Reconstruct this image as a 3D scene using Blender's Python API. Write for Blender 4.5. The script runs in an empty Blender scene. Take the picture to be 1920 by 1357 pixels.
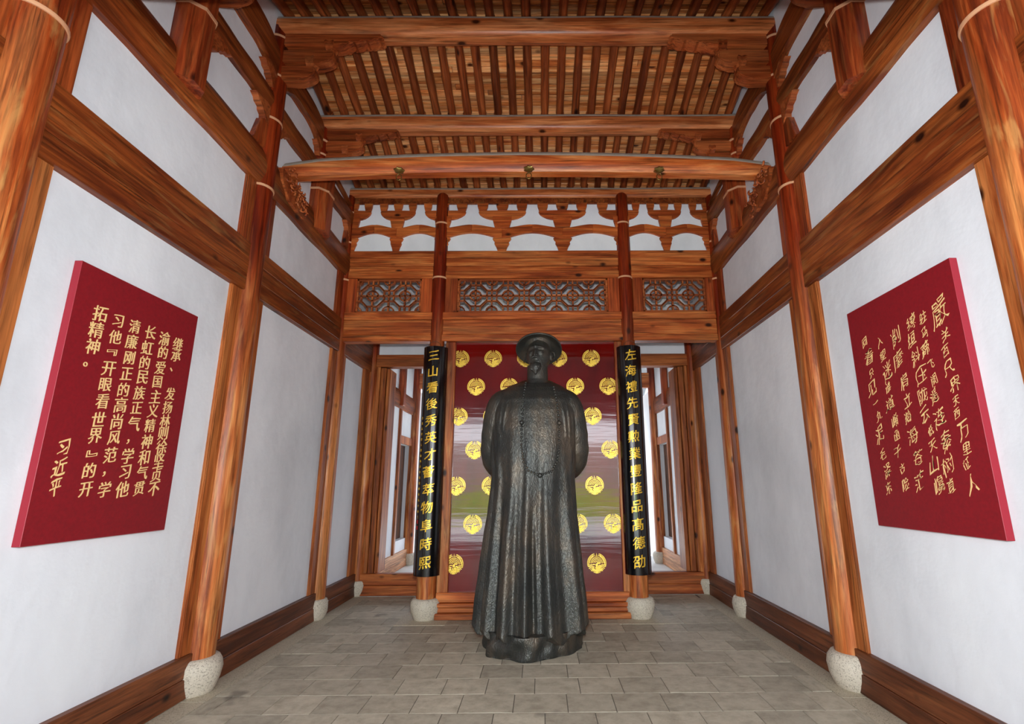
import bpy, bmesh, math, random
from mathutils import Vector, Matrix, noise
R = random.Random(7)
PI = math.pi
scn = bpy.context.scene
COL = scn.collection

# ------------------------------------------------------------------ camera
cam = bpy.data.objects.new('camera', bpy.data.cameras.new('camera'))
COL.objects.link(cam)
F_PX, PPX, PITCH, YAW, ROLL = 957.68, 1018.6, .23392, .005855, -.005705
cam.data.sensor_width = 36
cam.data.lens = F_PX / 1920 * 36
cam.data.shift_x = (960 - PPX) / 1920
cam.data.clip_start = .05
fwd = Vector((math.sin(YAW)*math.cos(PITCH), math.cos(YAW)*math.cos(PITCH), math.sin(PITCH)))
rgt = Vector((math.cos(YAW), -math.sin(YAW), 0))
upv = rgt.cross(fwd)
r2 = rgt*math.cos(ROLL) + upv*math.sin(ROLL)
u2 = -rgt*math.sin(ROLL) + upv*math.cos(ROLL)
cam.matrix_world = Matrix(((r2.x, u2.x, -fwd.x, .12), (r2.y, u2.y, -fwd.y, 0), (r2.z, u2.z, -fwd.z, 1.44), (0, 0, 0, 1)))
scn.camera = cam

# ------------------------------------------------------------------ light
W = bpy.data.worlds.new('sky'); scn.world = W; W.use_nodes = True
wn = W.node_tree.nodes; wl = W.node_tree.links
bg = wn['Background']
SKY = 7.0
tc = wn.new('ShaderNodeTexCoord'); sep = wn.new('ShaderNodeSeparateXYZ'); rp = wn.new('ShaderNodeValToRGB')
wl.new(tc.outputs['Generated'], sep.inputs[0]); wl.new(sep.outputs['Z'], rp.inputs[0]); wl.new(rp.outputs[0], bg.inputs[0])
rp.color_ramp.elements[0].position = 0; rp.color_ramp.elements[0].color = (.92, .95, 1, 1)
rp.color_ramp.elements[1].position = .8; rp.color_ramp.elements[1].color = (.62, .78, 1, 1)
bg.inputs[1].default_value = SKY
sun = bpy.data.objects.new('sun', bpy.data.lights.new('sun', 'SUN')); COL.objects.link(sun)
sun.data.energy = 9; sun.data.angle = .02; sun.data.color = (1, .95, .86)
sun.rotation_euler = Vector((.25, 1, 1.75)).to_track_quat('Z', 'Y').to_euler()
# the photographer's flash, a small softbox just above the camera
fl = bpy.data.objects.new('camera_flash', bpy.data.lights.new('camera_flash', 'AREA')); COL.objects.link(fl)
fl.data.shape = 'DISK'; fl.data.size = .10; fl.data.energy = 135; fl.data.color = (.93, .97, 1.0)
fl.location = (.12, .03, 1.67)
fl.rotation_euler = (-fwd).to_track_quat('Z', 'Y').to_euler()
# daylight entering through the open front of the hall
dl = bpy.data.objects.new('daylight_opening', bpy.data.lights.new('daylight_opening', 'AREA')); COL.objects.link(dl)
dl.data.shape = 'RECTANGLE'; dl.data.size = 4.7; dl.data.size_y = 3.1; dl.data.cycles.is_portal = True
dl.location = (0, -1.45, 1.56); dl.rotation_euler = (PI/2, 0, 0)
vs = scn.view_settings
scn.display_settings.display_device = 'sRGB'
vs.view_transform = 'Standard'; vs.look = 'None'; vs.gamma = 1; vs.use_curve_mapping = False
vs.exposure = .1
cy = scn.cycles
cy.use_denoising = True
cy.max_bounces = 10; cy.diffuse_bounces = 7; cy.glossy_bounces = 4; cy.sample_clamp_indirect = 6

# ------------------------------------------------------------------ materials
MATS = {}
def nm(name):
    m = bpy.data.materials.new(name); m.use_nodes = True; MATS[name] = m
    nt = m.node_tree; return m, nt.nodes, nt.links, nt.nodes['Principled BSDF']
def ramp(n, stops):
    r = n.new('ShaderNodeValToRGB'); e = r.color_ramp.elements
    while len(e) > 1: e.remove(e[-1])
    e[0].position, e[0].color = stops[0][0], (*stops[0][1], 1)
    for p, c in stops[1:]:
        x = e.new(p); x.color = (*c, 1)
    return r
def S(r, g, b):
    f = lambda v: ((v/255+.055)/1.055)**2.4 if v > 10 else v/255/12.92
    return (f(r), f(g), f(b))
def coords(n, l, scale, rand=True):
    t = n.new('ShaderNodeTexCoord'); out = t.outputs['Object']
    if rand:
        oi = n.new('ShaderNodeObjectInfo'); mu = n.new('ShaderNodeMath'); mu.operation = 'MULTIPLY'; mu.inputs[1].default_value = 37
        l.new(oi.outputs['Random'], mu.inputs[0])
        ad = n.new('ShaderNodeVectorMath'); ad.operation = 'ADD'
        l.new(out, ad.inputs[0]); l.new(mu.outputs[0], ad.inputs[1]); out = ad.outputs[0]
    mp = n.new('ShaderNodeMapping'); mp.inputs['Scale'].default_value = scale
    l.new(out, mp.inputs[0]); return mp.outputs[0]
def mixc(n, l, fac, a, b, mode='MIX'):
    m = n.new('ShaderNodeMix'); m.data_type = 'RGBA'; m.blend_type = mode
    for sock, v in ((m.inputs[0], fac), (m.inputs[6], a), (m.inputs[7], b)):
        if hasattr(v, 'is_linked'): l.new(v, sock)
        elif isinstance(v, (int, float)): sock.default_value = v
        else: sock.default_value = (*v, 1)
    return m.outputs[2]
def wood(name, dark, mid, light, axis, rough=.42, knots=True, band=1., vary=.35, wear=0., stain=None):
    m, n, l, p = nm(name)
    al, ac = 1.1, 15
    sc = [ac, ac, ac]; sc[axis] = al
    v = coords(n, l, sc)
    n1 = n.new('ShaderNodeTexNoise'); n1.inputs['Scale'].default_value = 1.0; n1.inputs['Detail'].default_value = 5; n1.inputs['Roughness'].default_value = .62; n1.inputs['Distortion'].default_value = .9*band
    l.new(v, n1.inputs['Vector'])
    sc2 = [3.2, 3.2, 3.2]; sc2[axis] = .5
    v2 = coords(n, l, sc2)
    n2 = n.new('ShaderNodeTexNoise'); n2.inputs['Scale'].default_value = 1.0; n2.inputs['Detail'].default_value = 3; n2.inputs['Distortion'].default_value = 1.5
    l.new(v2, n2.inputs['Vector'])
    dk = tuple(v*.55 for v in dark)
    r1 = ramp(n, [(.33, dk), (.42, dark), (.52, mid), (.66, light)]); l.new(n1.outputs[0], r1.inputs[0])
    r2_ = ramp(n, [(.34, dark), (.48, mid), (.62, light)]); l.new(n2.outputs[0], r2_.inputs[0])
    c = mixc(n, l, .45, r1.outputs[0], r2_.outputs[0])
    sc5 = [46, 46, 46]; sc5[axis] = 1.6
    n5 = n.new('ShaderNodeTexNoise'); n5.inputs['Scale'].default_value = 1.; n5.inputs['Detail'].default_value = 4; n5.inputs['Roughness'].default_value = .7; n5.inputs['Distortion'].default_value = .5
    l.new(coords(n, l, sc5), n5.inputs['Vector'])
    r5 = ramp(n, [(.34, (.42, .42, .42)), (.47, (.9, .9, .9)), (.62, (1.22, 1.22, 1.22))]); l.new(n5.outputs[0], r5.inputs[0])
    c = mixc(n, l, 1., c, r5.outputs[0], 'MULTIPLY')
    if wear:
        sc4 = [5, 5, 5]; sc4[axis] = .9
        n4 = n.new('ShaderNodeTexNoise'); n4.inputs['Detail'].default_value = 6; n4.inputs['Scale'].default_value = 1.6; n4.inputs['Distortion'].default_value = 2
        l.new(coords(n, l, sc4), n4.inputs['Vector'])
        r4 = ramp(n, [(.56, (0, 0, 0)), (.68, (1, 1, 1))]); l.new(n4.outputs[0], r4.inputs[0])
        mm = n.new('ShaderNodeMath'); mm.operation = 'MULTIPLY'; mm.inputs[1].default_value = wear; l.new(r4.outputs[0], mm.inputs[0])
        c = mixc(n, l, mm.outputs[0], c, S(226, 176, 104))
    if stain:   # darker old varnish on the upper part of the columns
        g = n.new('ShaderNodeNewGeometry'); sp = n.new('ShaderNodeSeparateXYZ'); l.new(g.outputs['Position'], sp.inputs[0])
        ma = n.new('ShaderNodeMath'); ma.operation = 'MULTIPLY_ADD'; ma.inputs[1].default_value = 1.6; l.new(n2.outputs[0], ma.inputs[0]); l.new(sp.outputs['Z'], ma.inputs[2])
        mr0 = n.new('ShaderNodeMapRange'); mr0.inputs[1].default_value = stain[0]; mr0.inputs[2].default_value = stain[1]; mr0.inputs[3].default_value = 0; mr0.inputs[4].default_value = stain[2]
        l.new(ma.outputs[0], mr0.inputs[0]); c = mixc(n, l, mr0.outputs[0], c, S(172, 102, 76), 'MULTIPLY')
    if knots:
        sc3 = [4.5, 4.5, 4.5]; sc3[axis] = 2.6
        v3 = coords(n, l, sc3)
        vo = n.new('ShaderNodeTexVoronoi'); vo.inputs['Scale'].default_value = 1; l.new(v3, vo.inputs['Vector'])
        rk = ramp(n, [(.07, (1, 1, 1)), (.15, (0, 0, 0))]); l.new(vo.outputs['Distance'], rk.inputs[0])
        c = mixc(n, l, rk.outputs[0], c, tuple(x*.16 for x in dark))
    oi = n.new('ShaderNodeObjectInfo'); mr = n.new('ShaderNodeMapRange'); mr.inputs[3].default_value = 1-vary; mr.inputs[4].default_value = 1+vary*.6
    l.new(oi.outputs['Random'], mr.inputs[0])
    c = mixc(n, l, 1.0, c, mr.outputs[0], 'MULTIPLY')
    l.new(c, p.inputs['Base Color'])
    p.inputs['Roughness'].default_value = rough
    p.inputs['Specular IOR Level'].default_value = .32
    b = n.new('ShaderNodeBump'); b.inputs['Strength'].default_value = .25; b.inputs['Distance'].default_value = .01
    l.new(n1.outputs[0], b.inputs['Height']); l.new(b.outputs[0], p.inputs['Normal'])
    return m
def plain(name, col, rough=.5, metal=0., noise_amt=0., nscale=20., bump=0., spec=.5, coat=0.):
    m, n, l, p = nm(name)
    p.inputs['Roughness'].default_value = rough; p.inputs['Metallic'].default_value = metal
    p.inputs['Specular IOR Level'].default_value = spec; p.inputs['Coat Weight'].default_value = coat; p.inputs['Coat Roughness'].default_value = .08
    p.inputs['Base Color'].default_value = (*col, 1)
    if noise_amt or bump:
        nz = n.new('ShaderNodeTexNoise'); nz.inputs['Scale'].default_value = nscale; nz.inputs['Detail'].default_value = 5
        l.new(coords(n, l, (1, 1, 1)), nz.inputs['Vector'])
        if noise_amt:
            r = ramp(n, [(.3, tuple(c*(1-noise_amt) for c in col)), (.7, tuple(min(1, c*(1+noise_amt)) for c in col))])
            l.new(nz.outputs[0], r.inputs[0]); l.new(r.outputs[0], p.inputs['Base Color'])
        if bump:
            b = n.new('ShaderNodeBump'); b.inputs['Strength'].default_value = bump; b.inputs['Distance'].default_value = .02
            l.new(nz.outputs[0], b.inputs['Height']); l.new(b.outputs[0], p.inputs['Normal'])
    return m
X_, Y_, Z_ = 0, 1, 2
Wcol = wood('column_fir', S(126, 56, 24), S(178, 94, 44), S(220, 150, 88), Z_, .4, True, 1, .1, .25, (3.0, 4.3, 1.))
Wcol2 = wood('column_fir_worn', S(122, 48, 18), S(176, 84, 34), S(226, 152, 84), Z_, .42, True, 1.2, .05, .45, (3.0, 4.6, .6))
Wred_y = wood('wall_timber', S(84, 32, 12), S(124, 56, 20), S(156, 84, 36), Y_, .42, True, 1, .2, .12)
Wred_z = wood('wall_post_timber', S(96, 32, 13), S(144, 58, 23), S(176, 90, 42), Z_, .4, True, 1, .2, .08)
Wboard_z = wood('frame_board', S(118, 54, 22), S(160, 84, 38), S(192, 120, 64), Z_, .45, True, 1, .15)
Wbeam_x = wood('back_beam_fir', S(130, 54, 20), S(176, 86, 36), S(214, 132, 70), X_, .42, True, 1, .2)
Wpur_x = wood('purlin_fir', S(140, 64, 28), S(190, 106, 56), S(222, 150, 96), X_, .34, True, 1, .12)
Wtie_x = wood('tie_beam_fir', S(140, 58, 24), S(184, 92, 40), S(222, 148, 86), X_, .42, True, 1, .05)
Wraf = wood('rafter_fir', S(96, 40, 16), S(140, 66, 28), S(172, 92, 46), Y_, .45, True, 1, .3)
Wplank = wood('roof_plank_fir', S(170, 84, 38), S(220, 136, 72), S(246, 190, 130), X_, .36, True, 1.4, .35)
Wcarve = wood('carved_fir', S(112, 46, 18), S(154, 72, 32), S(188, 106, 56), X_, .42, False, 1, .15)
Wdark_z = wood('dark_door_plank', S(58, 30, 14), S(84, 46, 22), S(112, 66, 34), Z_, .5, True, 1, .2)
Wpale_y = wood('gallery_skirting', S(158, 100, 60), S(190, 132, 88), S(208, 156, 112), Y_, .5, True, 1, .1)
Wsk_y = wood('skirting_fir', S(76, 36, 18), S(104, 54, 28), S(128, 74, 42), Y_, .45, True, 1, .15)
Wsill_x = wood('sill_fir', S(116, 50, 20), S(156, 78, 34), S(188, 112, 58), X_, .45, True, 1, .2)
PaleTop = plain('pale_grey_upper_edge', S(168, 156, 142), .7, 0, .12, 12)  # paler grey for the upward faces of the purlins and tie beam
Band = plain('bamboo_band', S(214, 158, 118), .55)

def plaster():
    m, n, l, p = nm('white_plaster')
    nz = n.new('ShaderNodeTexNoise'); nz.inputs['Scale'].default_value = 1.3; nz.inputs['Detail'].default_value = 7; nz.inputs['Roughness'].default_value = .6
    l.new(coords(n, l, (1, 1, .6), False), nz.inputs['Vector'])
    r = ramp(n, [(.33, (.64, .66, .69)), (.55, (.77, .79, .82)), (.75, (.82, .84, .86))]); l.new(nz.outputs[0], r.inputs[0])
    l.new(r.outputs[0], p.inputs['Base Color']); p.inputs['Roughness'].default_value = .75
    p.inputs['Specular IOR Level'].default_value = .25
    n2 = n.new('ShaderNodeTexNoise'); n2.inputs['Scale'].default_value = 9; n2.inputs['Detail'].default_value = 4
    l.new(coords(n, l, (1, 1, 1), False), n2.inputs['Vector'])
    b = n.new('ShaderNodeBump'); b.inputs['Strength'].default_value = .25; b.inputs['Distance'].default_value = .02
    l.new(n2.outputs[0], b.inputs['Height']); l.new(b.outputs[0], p.inputs['Normal'])
    return m
Plaster = plaster()
def tilemat():
    m, n, l, p = nm('grey_stone_tile')
    nz = n.new('ShaderNodeTexNoise'); nz.inputs['Scale'].default_value = 3; nz.inputs['Detail'].default_value = 8; nz.inputs['Roughness'].default_value = .7
    l.new(coords(n, l, (1, 1, 1)), nz.inputs['Vector'])
    r = ramp(n, [(.3, S(152, 143, 124)), (.5, S(178, 169, 149)), (.72, S(196, 187, 166))]); l.new(nz.outputs[0], r.inputs[0])
    oi = n.new('ShaderNodeObjectInfo'); mr = n.new('ShaderNodeMapRange'); mr.inputs[3].default_value = .84; mr.inputs[4].default_value = 1.12
    l.new(oi.outputs['Random'], mr.inputs[0])
    c = mixc(n, l, 1., r.outputs[0], mr.outputs[0], 'MULTIPLY')
    # world-space stains
    g = n.new('ShaderNodeNewGeometry'); st = n.new('ShaderNodeTexNoise'); st.inputs['Scale'].default_value = 2.1; st.inputs['Detail'].default_value = 3
    l.new(g.outputs['Position'], st.inputs['Vector'])
    rs = ramp(n, [(.66, (0, 0, 0)), (.72, (.55, .55, .55))]); l.new(st.outputs[0], rs.inputs[0])
    c = mixc(n, l, rs.outputs[0], c, S(84, 78, 70))
    l.new(c, p.inputs['Base Color']); p.inputs['Roughness'].default_value = .62; p.inputs['Specular IOR Level'].default_value = .3
    b = n.new('ShaderNodeBump'); b.inputs['Strength'].default_value = .3; b.inputs['Distance'].default_value = .01
    l.new(nz.outputs[0], b.inputs['Height']); l.new(b.outputs[0], p.inputs['Normal'])
    return m
Tile = tilemat()
Grout = plain('grout', S(104, 97, 86), .9)
def granite(name, base, dark):
    m, n, l, p = nm(name)
    v = n.new('ShaderNodeTexVoronoi'); v.inputs['Scale'].default_value = 160; l.new(coords(n, l, (1, 1, 1)), v.inputs['Vector'])
    r = ramp(n, [(0., dark), (.35, base), (1, tuple(min(1, c*1.15) for c in base))]); l.new(v.outputs['Color'], r.inputs[0])
    l.new(r.outputs[0], p.inputs['Base Color']); p.inputs['Roughness'].default_value = .7
    nz = n.new('ShaderNodeTexNoise'); nz.inputs['Scale'].default_value = 60; l.new(coords(n, l, (1, 1, 1)), nz.inputs['Vector'])
    b = n.new('ShaderNodeBump'); b.inputs['Strength'].default_value = .4; b.inputs['Distance'].default_value = .008; l.new(nz.outputs[0], b.inputs['Height']); l.new(b.outputs[0], p.inputs['Normal'])
    return m
Granite = granite('base_granite', S(196, 186, 168), S(120, 112, 100))
Strip = granite('edge_granite', S(184, 173, 150), S(128, 118, 100))
RedBoard = plain('red_panel_paint', S(130, 10, 24), .55, 0, .12, 60, .05)
RedEdge = plain('red_panel_edge', S(160, 28, 46), .5)
Cream = plain('cream_lettering', S(242, 206, 140), .5)
Black = plain('black_lacquer', S(13, 13, 15), .16, 0, 0, 10, .0, .6, .5)
Gold = plain('gold_leaf', S(244, 196, 62), .33, .55, .1, 80, .1)
GoldM = plain('gold_medallion', S(246, 204, 84), .3, .6, .15, 120, .2)
Seal = plain('red_seal', S(190, 30, 34), .5)
Brass = plain('aged_brass', S(150, 128, 70), .32, .9, .2, 30)
Wire = plain('dark_wire', S(90, 64, 44), .5, .4)
def lacquer():
    m, n, l, p = nm('red_lacquer')
    nz = n.new('ShaderNodeTexNoise'); nz.inputs['Scale'].default_value = 2.2; nz.inputs['Detail'].default_value = 6
    l.new(coords(n, l, (1, 1, .6), False), nz.inputs['Vector'])
    r = ramp(n, [(.3, S(84, 6, 5)), (.6, S(116, 10, 8)), (.8, S(130, 16, 12))]); l.new(nz.outputs[0], r.inputs[0])
    l.new(r.outputs[0], p.inputs['Base Color']); p.inputs['Roughness'].default_value = .1; p.inputs['Specular IOR Level'].default_value = .8; p.inputs['Coat Weight'].default_value = .7; p.inputs['Coat Roughness'].default_value = .05; p.inputs['Coat IOR'].default_value = 1.5
    n2 = n.new('ShaderNodeTexNoise'); n2.inputs['Scale'].default_value = 3; n2.inputs['Detail'].default_value = 2
    l.new(coords(n, l, (.5, 1, 6), False), n2.inputs['Vector'])
    b = n.new('ShaderNodeBump'); b.inputs['Strength'].default_value = .12; b.inputs['Distance'].default_value = .012
    l.new(n2.outputs[0], b.inputs['Height']); l.new(b.outputs[0], p.inputs['Normal'])
    return m
Lacquer = lacquer()
def bronze():
    m, n, l, p = nm('dark_bronze')
    nz = n.new('ShaderNodeTexNoise'); nz.inputs['Scale'].default_value = 4; nz.inputs['Detail'].default_value = 7; nz.inputs['Roughness'].default_value = .65
    l.new(coords(n, l, (1, 1, .5), False), nz.inputs['Vector'])
    r = ramp(n, [(.3, S(52, 56, 56)), (.48, S(70, 70, 66)), (.62, S(92, 83, 72)), (.8, S(124, 112, 96))]); l.new(nz.outputs[0], r.inputs[0])
    l.new(r.outputs[0], p.inputs['Base Color']); p.inputs['Metallic'].default_value = .6; p.inputs['Roughness'].default_value = .42
    n2 = n.new('ShaderNodeTexNoise'); n2.inputs['Scale'].default_value = 42; n2.inputs['Detail'].default_value = 3; n2.inputs['Distortion'].default_value = 1.6
    l.new(coords(n, l, (1, 1, .55), False), n2.inputs['Vector'])
    b = n.new('ShaderNodeBump'); b.inputs['Strength'].default_value = .5; b.inputs['Distance'].default_value = .012
    l.new(n2.outputs[0], b.inputs['Height']); l.new(b.outputs[0], p.inputs['Normal'])
    return m
Bronze = bronze()
Pave = plain('courtyard_paving', S(206, 202, 194), .8, 0, .08, 3)
Leaf = plain('hedge_leaf', S(118, 150, 34), .6, 0, .35, 14)
GreyRoof = plain('grey_roof_tile', S(90, 92, 94), .8, 0, .2, 8)

# ------------------------------------------------------------------ helpers
def box(bm, x0, x1, y0, y1, z0, z1, bev=0.):
    if x0 > x1: x0, x1 = x1, x0
    if y0 > y1: y0, y1 = y1, y0
    r = bmesh.ops.create_cube(bm, size=1)
    vs_ = r['verts']
    for v in vs_:
        v.co = Vector((x0+(v.co.x+.5)*(x1-x0), y0+(v.co.y+.5)*(y1-y0), z0+(v.co.z+.5)*(z1-z0)))
    if bev:
        es = list({e for v in vs_ for e in v.link_edges})
        bmesh.ops.bevel(bm, geom=es, offset=bev, segments=1, affect='EDGES')
def prism(bm, pts, axis, a0, a1, bev=0.):
    """extrude a 2-D outline; axis = the axis it is extruded along; pts are the two other coordinates in order"""
    def mk3(p, a):
        if axis == 0: return (a, p[0], p[1])
        if axis == 1: return (p[0], a, p[1])
        return (p[0], p[1], a)
    va = [bm.verts.new(mk3(p, a0)) for p in pts]; vb = [bm.verts.new(mk3(p, a1)) for p in pts]
    n = len(pts)
    f1 = bm.faces.new(va[::-1]); f2 = bm.faces.new(vb)
    for i in range(n):
        bm.faces.new((va[i], va[(i+1) % n], vb[(i+1) % n], vb[i]))
    if bev:
        bmesh.ops.bevel(bm, geom=list(f1.edges)+list(f2.edges), offset=bev, segments=1, affect='EDGES')
def lathe(bm, prof, c, seg=32, axis=2, wob=0.):
    """prof = [(r, h)...] around axis through c"""
    rings = []
    for r, h in prof:
        ring = []
        for i in range(seg):
            a = 2*PI*i/seg; u, v = r*math.cos(a), r*math.sin(a)
            q = (u, v, h) if axis == 2 else ((u, h, v) if axis == 1 else (h, u, v))
            ring.append(bm.verts.new((c[0]+q[0], c[1]+q[1], c[2]+q[2])))
        rings.append(ring)
    for a, b in zip(rings, rings[1:]):
        for i in range(seg):
            bm.faces.new((a[i], a[(i+1) % seg], b[(i+1) % seg], b[i]))
    bm.faces.new(rings[0][::-1]); bm.faces.new(rings[-1])
def tube(bm, pts, rad, seg=8, cap=True):
    pts = [Vector(p) for p in pts]; rings = []
    rads = rad if isinstance(rad, (list, tuple)) else [rad]*len(pts)
    prev = None
    for i, p in enumerate(pts):
        t = (pts[min(i+1, len(pts)-1)] - pts[max(i-1, 0)]).normalized()
        ref = prev if prev is not None else (Vector((0, 0, 1)) if abs(t.z) < .9 else Vector((1, 0, 0)))
        u = (ref - t*ref.dot(t)).normalized(); w = t.cross(u); prev = u
        rings.append([bm.verts.new(p+(u*math.cos(2*PI*k/seg)+w*math.sin(2*PI*k/seg))*rads[i]) for k in range(seg)])
    for a, b in zip(rings, rings[1:]):
        for i in range(seg):
            bm.faces.new((a[i], a[(i+1) % seg], b[(i+1) % seg], b[i]))
    if cap:
        bm.faces.new(rings[0][::-1]); bm.faces.new(rings[-1])
def ellip(bm, c, r, rot=None, u=20, v=14):
    res = bmesh.ops.create_uvsphere(bm, u_segments=u, v_segments=v, radius=1)
    M = Matrix.Diagonal((*r, 1))
    if rot: M = Matrix.Rotation(rot[0], 4, 'X') @ Matrix.Rotation(rot[1], 4, 'Y') @ Matrix.Rotation(rot[2], 4, 'Z') @ M
    bmesh.ops.transform(bm, matrix=Matrix.Translation(c) @ M, verts=res['verts'])
def prop(o, label=None, cat=None, group=None, kind=None):
    if label: o['label'] = label
    if cat: o['category'] = cat
    if group: o['group'] = group
    if kind: o['kind'] = kind
    return o
def mk(name, bm, mat, parent=None, smooth=False, origin=None):
    """link bm (world coordinates) as one mesh object"""
    bmesh.ops.recalc_face_normals(bm, faces=bm.faces)
    if parent is not None:
        org = Vector(parent['_o'])
    elif origin is not None: org = Vector(origin)
    else:
        xs = [v.co for v in bm.verts]
        lo = Vector([min(c[i] for c in xs) for i in range(3)]); hi = Vector([max(c[i] for c in xs) for i in range(3)])
        org = Vector(((lo.x+hi.x)/2, (lo.y+hi.y)/2, lo.z))
    own = org
    if parent is not None:   # own origin at own centre, so that the grain differs from piece to piece
        xs = [v.co for v in bm.verts]
        own = sum(xs, Vector())/len(xs)
    for v in bm.verts: v.co -= own
    me = bpy.data.meshes.new(name); bm.to_mesh(me); bm.free()
    if smooth:
        for p in me.polygons: p.use_smooth = True
        if smooth == 'auto':
            me.set_sharp_from_angle(angle=math.radians(40))
    for m_ in (mat if isinstance(mat, (list, tuple)) else [mat]): me.materials.append(m_)
    o = bpy.data.objects.new(name, me); COL.objects.link(o)
    o['_o'] = tuple(own)
    if parent is not None:
        o.parent = parent; o.location = own-org
    else: o.location = own
    return o
def thing(name, label, cat, loc, group=None):
    o = bpy.data.objects.new(name, None); COL.objects.link(o); o.location = loc; o.empty_display_size = .1
    o['_o'] = tuple(loc)
    return prop(o, label, cat, group)
def struct(name, bm, mat, smooth=False):
    o = mk(name, bm, mat, None, smooth); o['kind'] = 'structure'; return o
def NB(): return bmesh.new()

WX = 2.40                   # plaster face of the side walls
A, B, C, D, FF = 4.13, 6.16, 7.39, 2.09, 10.08
P0, P2 = 3.10, 5.15
SIDE = {-1: 'left', 1: 'right'}
def roofz(y):               # underside of the roof planks
    pts = [(-1.7, 3.25), (D, 5.36), (P0, 5.69), (A, 5.97), (P2, 5.69), (B, 5.39), (C, 5.03), (11.0, 3.85), (12.6, 3.25)]  # rear eave run out longer and lower, added to dim the gallery
    for (a, za), (b, zb) in zip(pts, pts[1:]):
        if y <= b: return za+(zb-za)*(y-a)/(b-a)
    return pts[-1][1]

# ------------------------------------------------------------------ side walls
walls = {}
for s in (-1, 1):
    bm = NB()
    ys = [-1.3, D, P0, A, P2, B, C, 9.17]
    prism(bm, [(y, 0) for y in (ys[0], ys[-1])] + [(y, roofz(y)+.12) for y in ys[::-1]], 0, s*WX, s*(WX+.18))
    box(bm, s*WX, s*(WX+.18), 9.17, 10.0, 2.16, roofz(10.)-.0)
    box(bm, s*WX, s*(WX+.18), 9.17, 10.0, 0, .48)
    box(bm, s*WX, s*(WX+.18), 10.0, 12.4, 0, roofz(12.4))
    walls[s] = struct('wall_'+SIDE[s], bm, Plaster)
def wallpiece(s, name, pts, dep, mat, parent=None, bev=.008, emb=.02):
    """outline in (y,z) on the side wall, standing proud by dep"""
    bm = NB(); prism(bm, pts, 0, s*(WX+emb), s*(WX-dep))
    if bev:
        es = [e for e in bm.edges if all(abs(abs(v.co.x)-(WX-dep)) < 1e-5 for v in e.verts)]
        bmesh.ops.bevel(bm, geom=es, offset=bev, segments=2, affect='EDGES')
    return mk(name, bm, mat, parent)
def rect(y0, y1, z0, z1): return [(y0, z0), (y1, z0), (y1, z1), (y0, z1)]
# boards beside the columns (parts of the wall frame)
for s in (-1, 1):
    for c, zt, hw in ((D, 4.4, .245), (A, 4.36, .235), (B, 4.40, .24)):
        for sg in (-1, 1):
            if c == B and sg == 1: y0, y1, zt_ = c+.03, c+.215, 3.05
            else: y0, y1, zt_ = (c+sg*.03, c+sg*hw, zt)
            y0, y1 = min(y0, y1), max(y0, y1)
            wallpiece(s, 'board', rect(y0, y1, .28, 3.04), .03, Wboard_z, walls[s])
            if zt_ > 3.5: wallpiece(s, 'board', rect(y0, y1, 3.45, 4.06), .03, Wred_z, walls[s])
    wallpiece(s, 'board', rect(7.08, 7.3, .28, 3.06), .03, Wboard_z, walls[s])
    wallpiece(s, 'board', rect(C+.2, C+.6, .28, 3.02), .03, Wboard_z, walls[s])
    wallpiece(s, 'board', rect(9.08, 9.17, .28, 2.76), .04, Wboard_z, walls[s])
    wallpiece(s, 'board', rect(9.98, 10.06, .28, 2.76), .04, Wboard_z, walls[s])
    # planked side of the porch in front of the nearest column
    for k in range(5):
        y1 = D-.26-k*.36
        wallpiece(s, 'board', rect(y1-.35, y1, .28, 3.5), .03, Wred_z, walls[s])

# ------------------------------------------------------------------ skirtings
for s in (-1, 1):
    root = None
    for k, (y0, y1) in enumerate(((-1.2, D-.12), (D+.12, A-.11), (A+.11, B-.1), (B+.1, C-.1), (C+.3, 10.0))):
        m = Wpale_y if k == 4 else Wsk_y
        for q, (z0, z1, dp) in enumerate(((0.002, .135, .05), (.137, .285, .045))):
            bm = NB(); box(bm, s*(WX+.01), s*(WX-dp), y0, y1, z0, z1, .004)
            if root is None:
                root = mk('baseboard_'+SIDE[s], bm, m); root['kind'] = 'structure'
            else: mk('plank', bm, m, root)

# ------------------------------------------------------------------ columns, posts, stone bases
def ztrunc(s): return 'left' if s < 0 else 'right'
def column(x, y, z0, z1, r0, r1, label, bands, mat=Wcol, tip=False):
    t = thing('wooden_column', label, 'column', (x, y, z0))
    bm = NB(); n = 12; prof = []
    for i in range(n+1):
        f = i/n; prof.append((r0+(r1-r0)*f+.004*math.sin(f*9), z0+(z1-z0)*f))
    if tip: prof += [(r1*.8, z1+.03)]
    lathe(bm, [(r, z) for r, z in prof], (x, y, 0), 40)
    mk('shaft', bm, mat, t, 'auto')
    for zb in bands:
        rr = r0+(r1-r0)*(zb-z0)/(z1-z0)
        bm = NB(); lathe(bm, [(rr-.01, zb-.011), (rr+.007, zb-.011), (rr+.009, zb), (rr+.007, zb+.011), (rr-.01, zb+.011)], (x, y, 0), 40)
        mk('band', bm, Band, t, 'auto')
    return t
def stone(x, y, r, h, label):
    bm = NB()
    prof = [(r*.74, 0), (r*.80, h*.08), (r*.95, h*.35), (r*1.0, h*.62), (r*.97, h*.82), (r*.86, h*.96), (r*.78, h)]
    lathe(bm, prof, (x, y, 0), 40)
    for v in bm.verts:
        d = noise.noise(v.co*9)*.012
        v.co.x += (v.co.x-x)/r*d; v.co.y += (v.co.y-y)/r*d
    return prop(mk('stone_base', bm, Granite, None, 'auto'), label, 'stone base')
near = {D: 'nearest the camera, at the edge of the frame', A: 'between the two big plaster bays', B: 'level with the black couplet boards', C: 'beside the rear doorway'}
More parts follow.
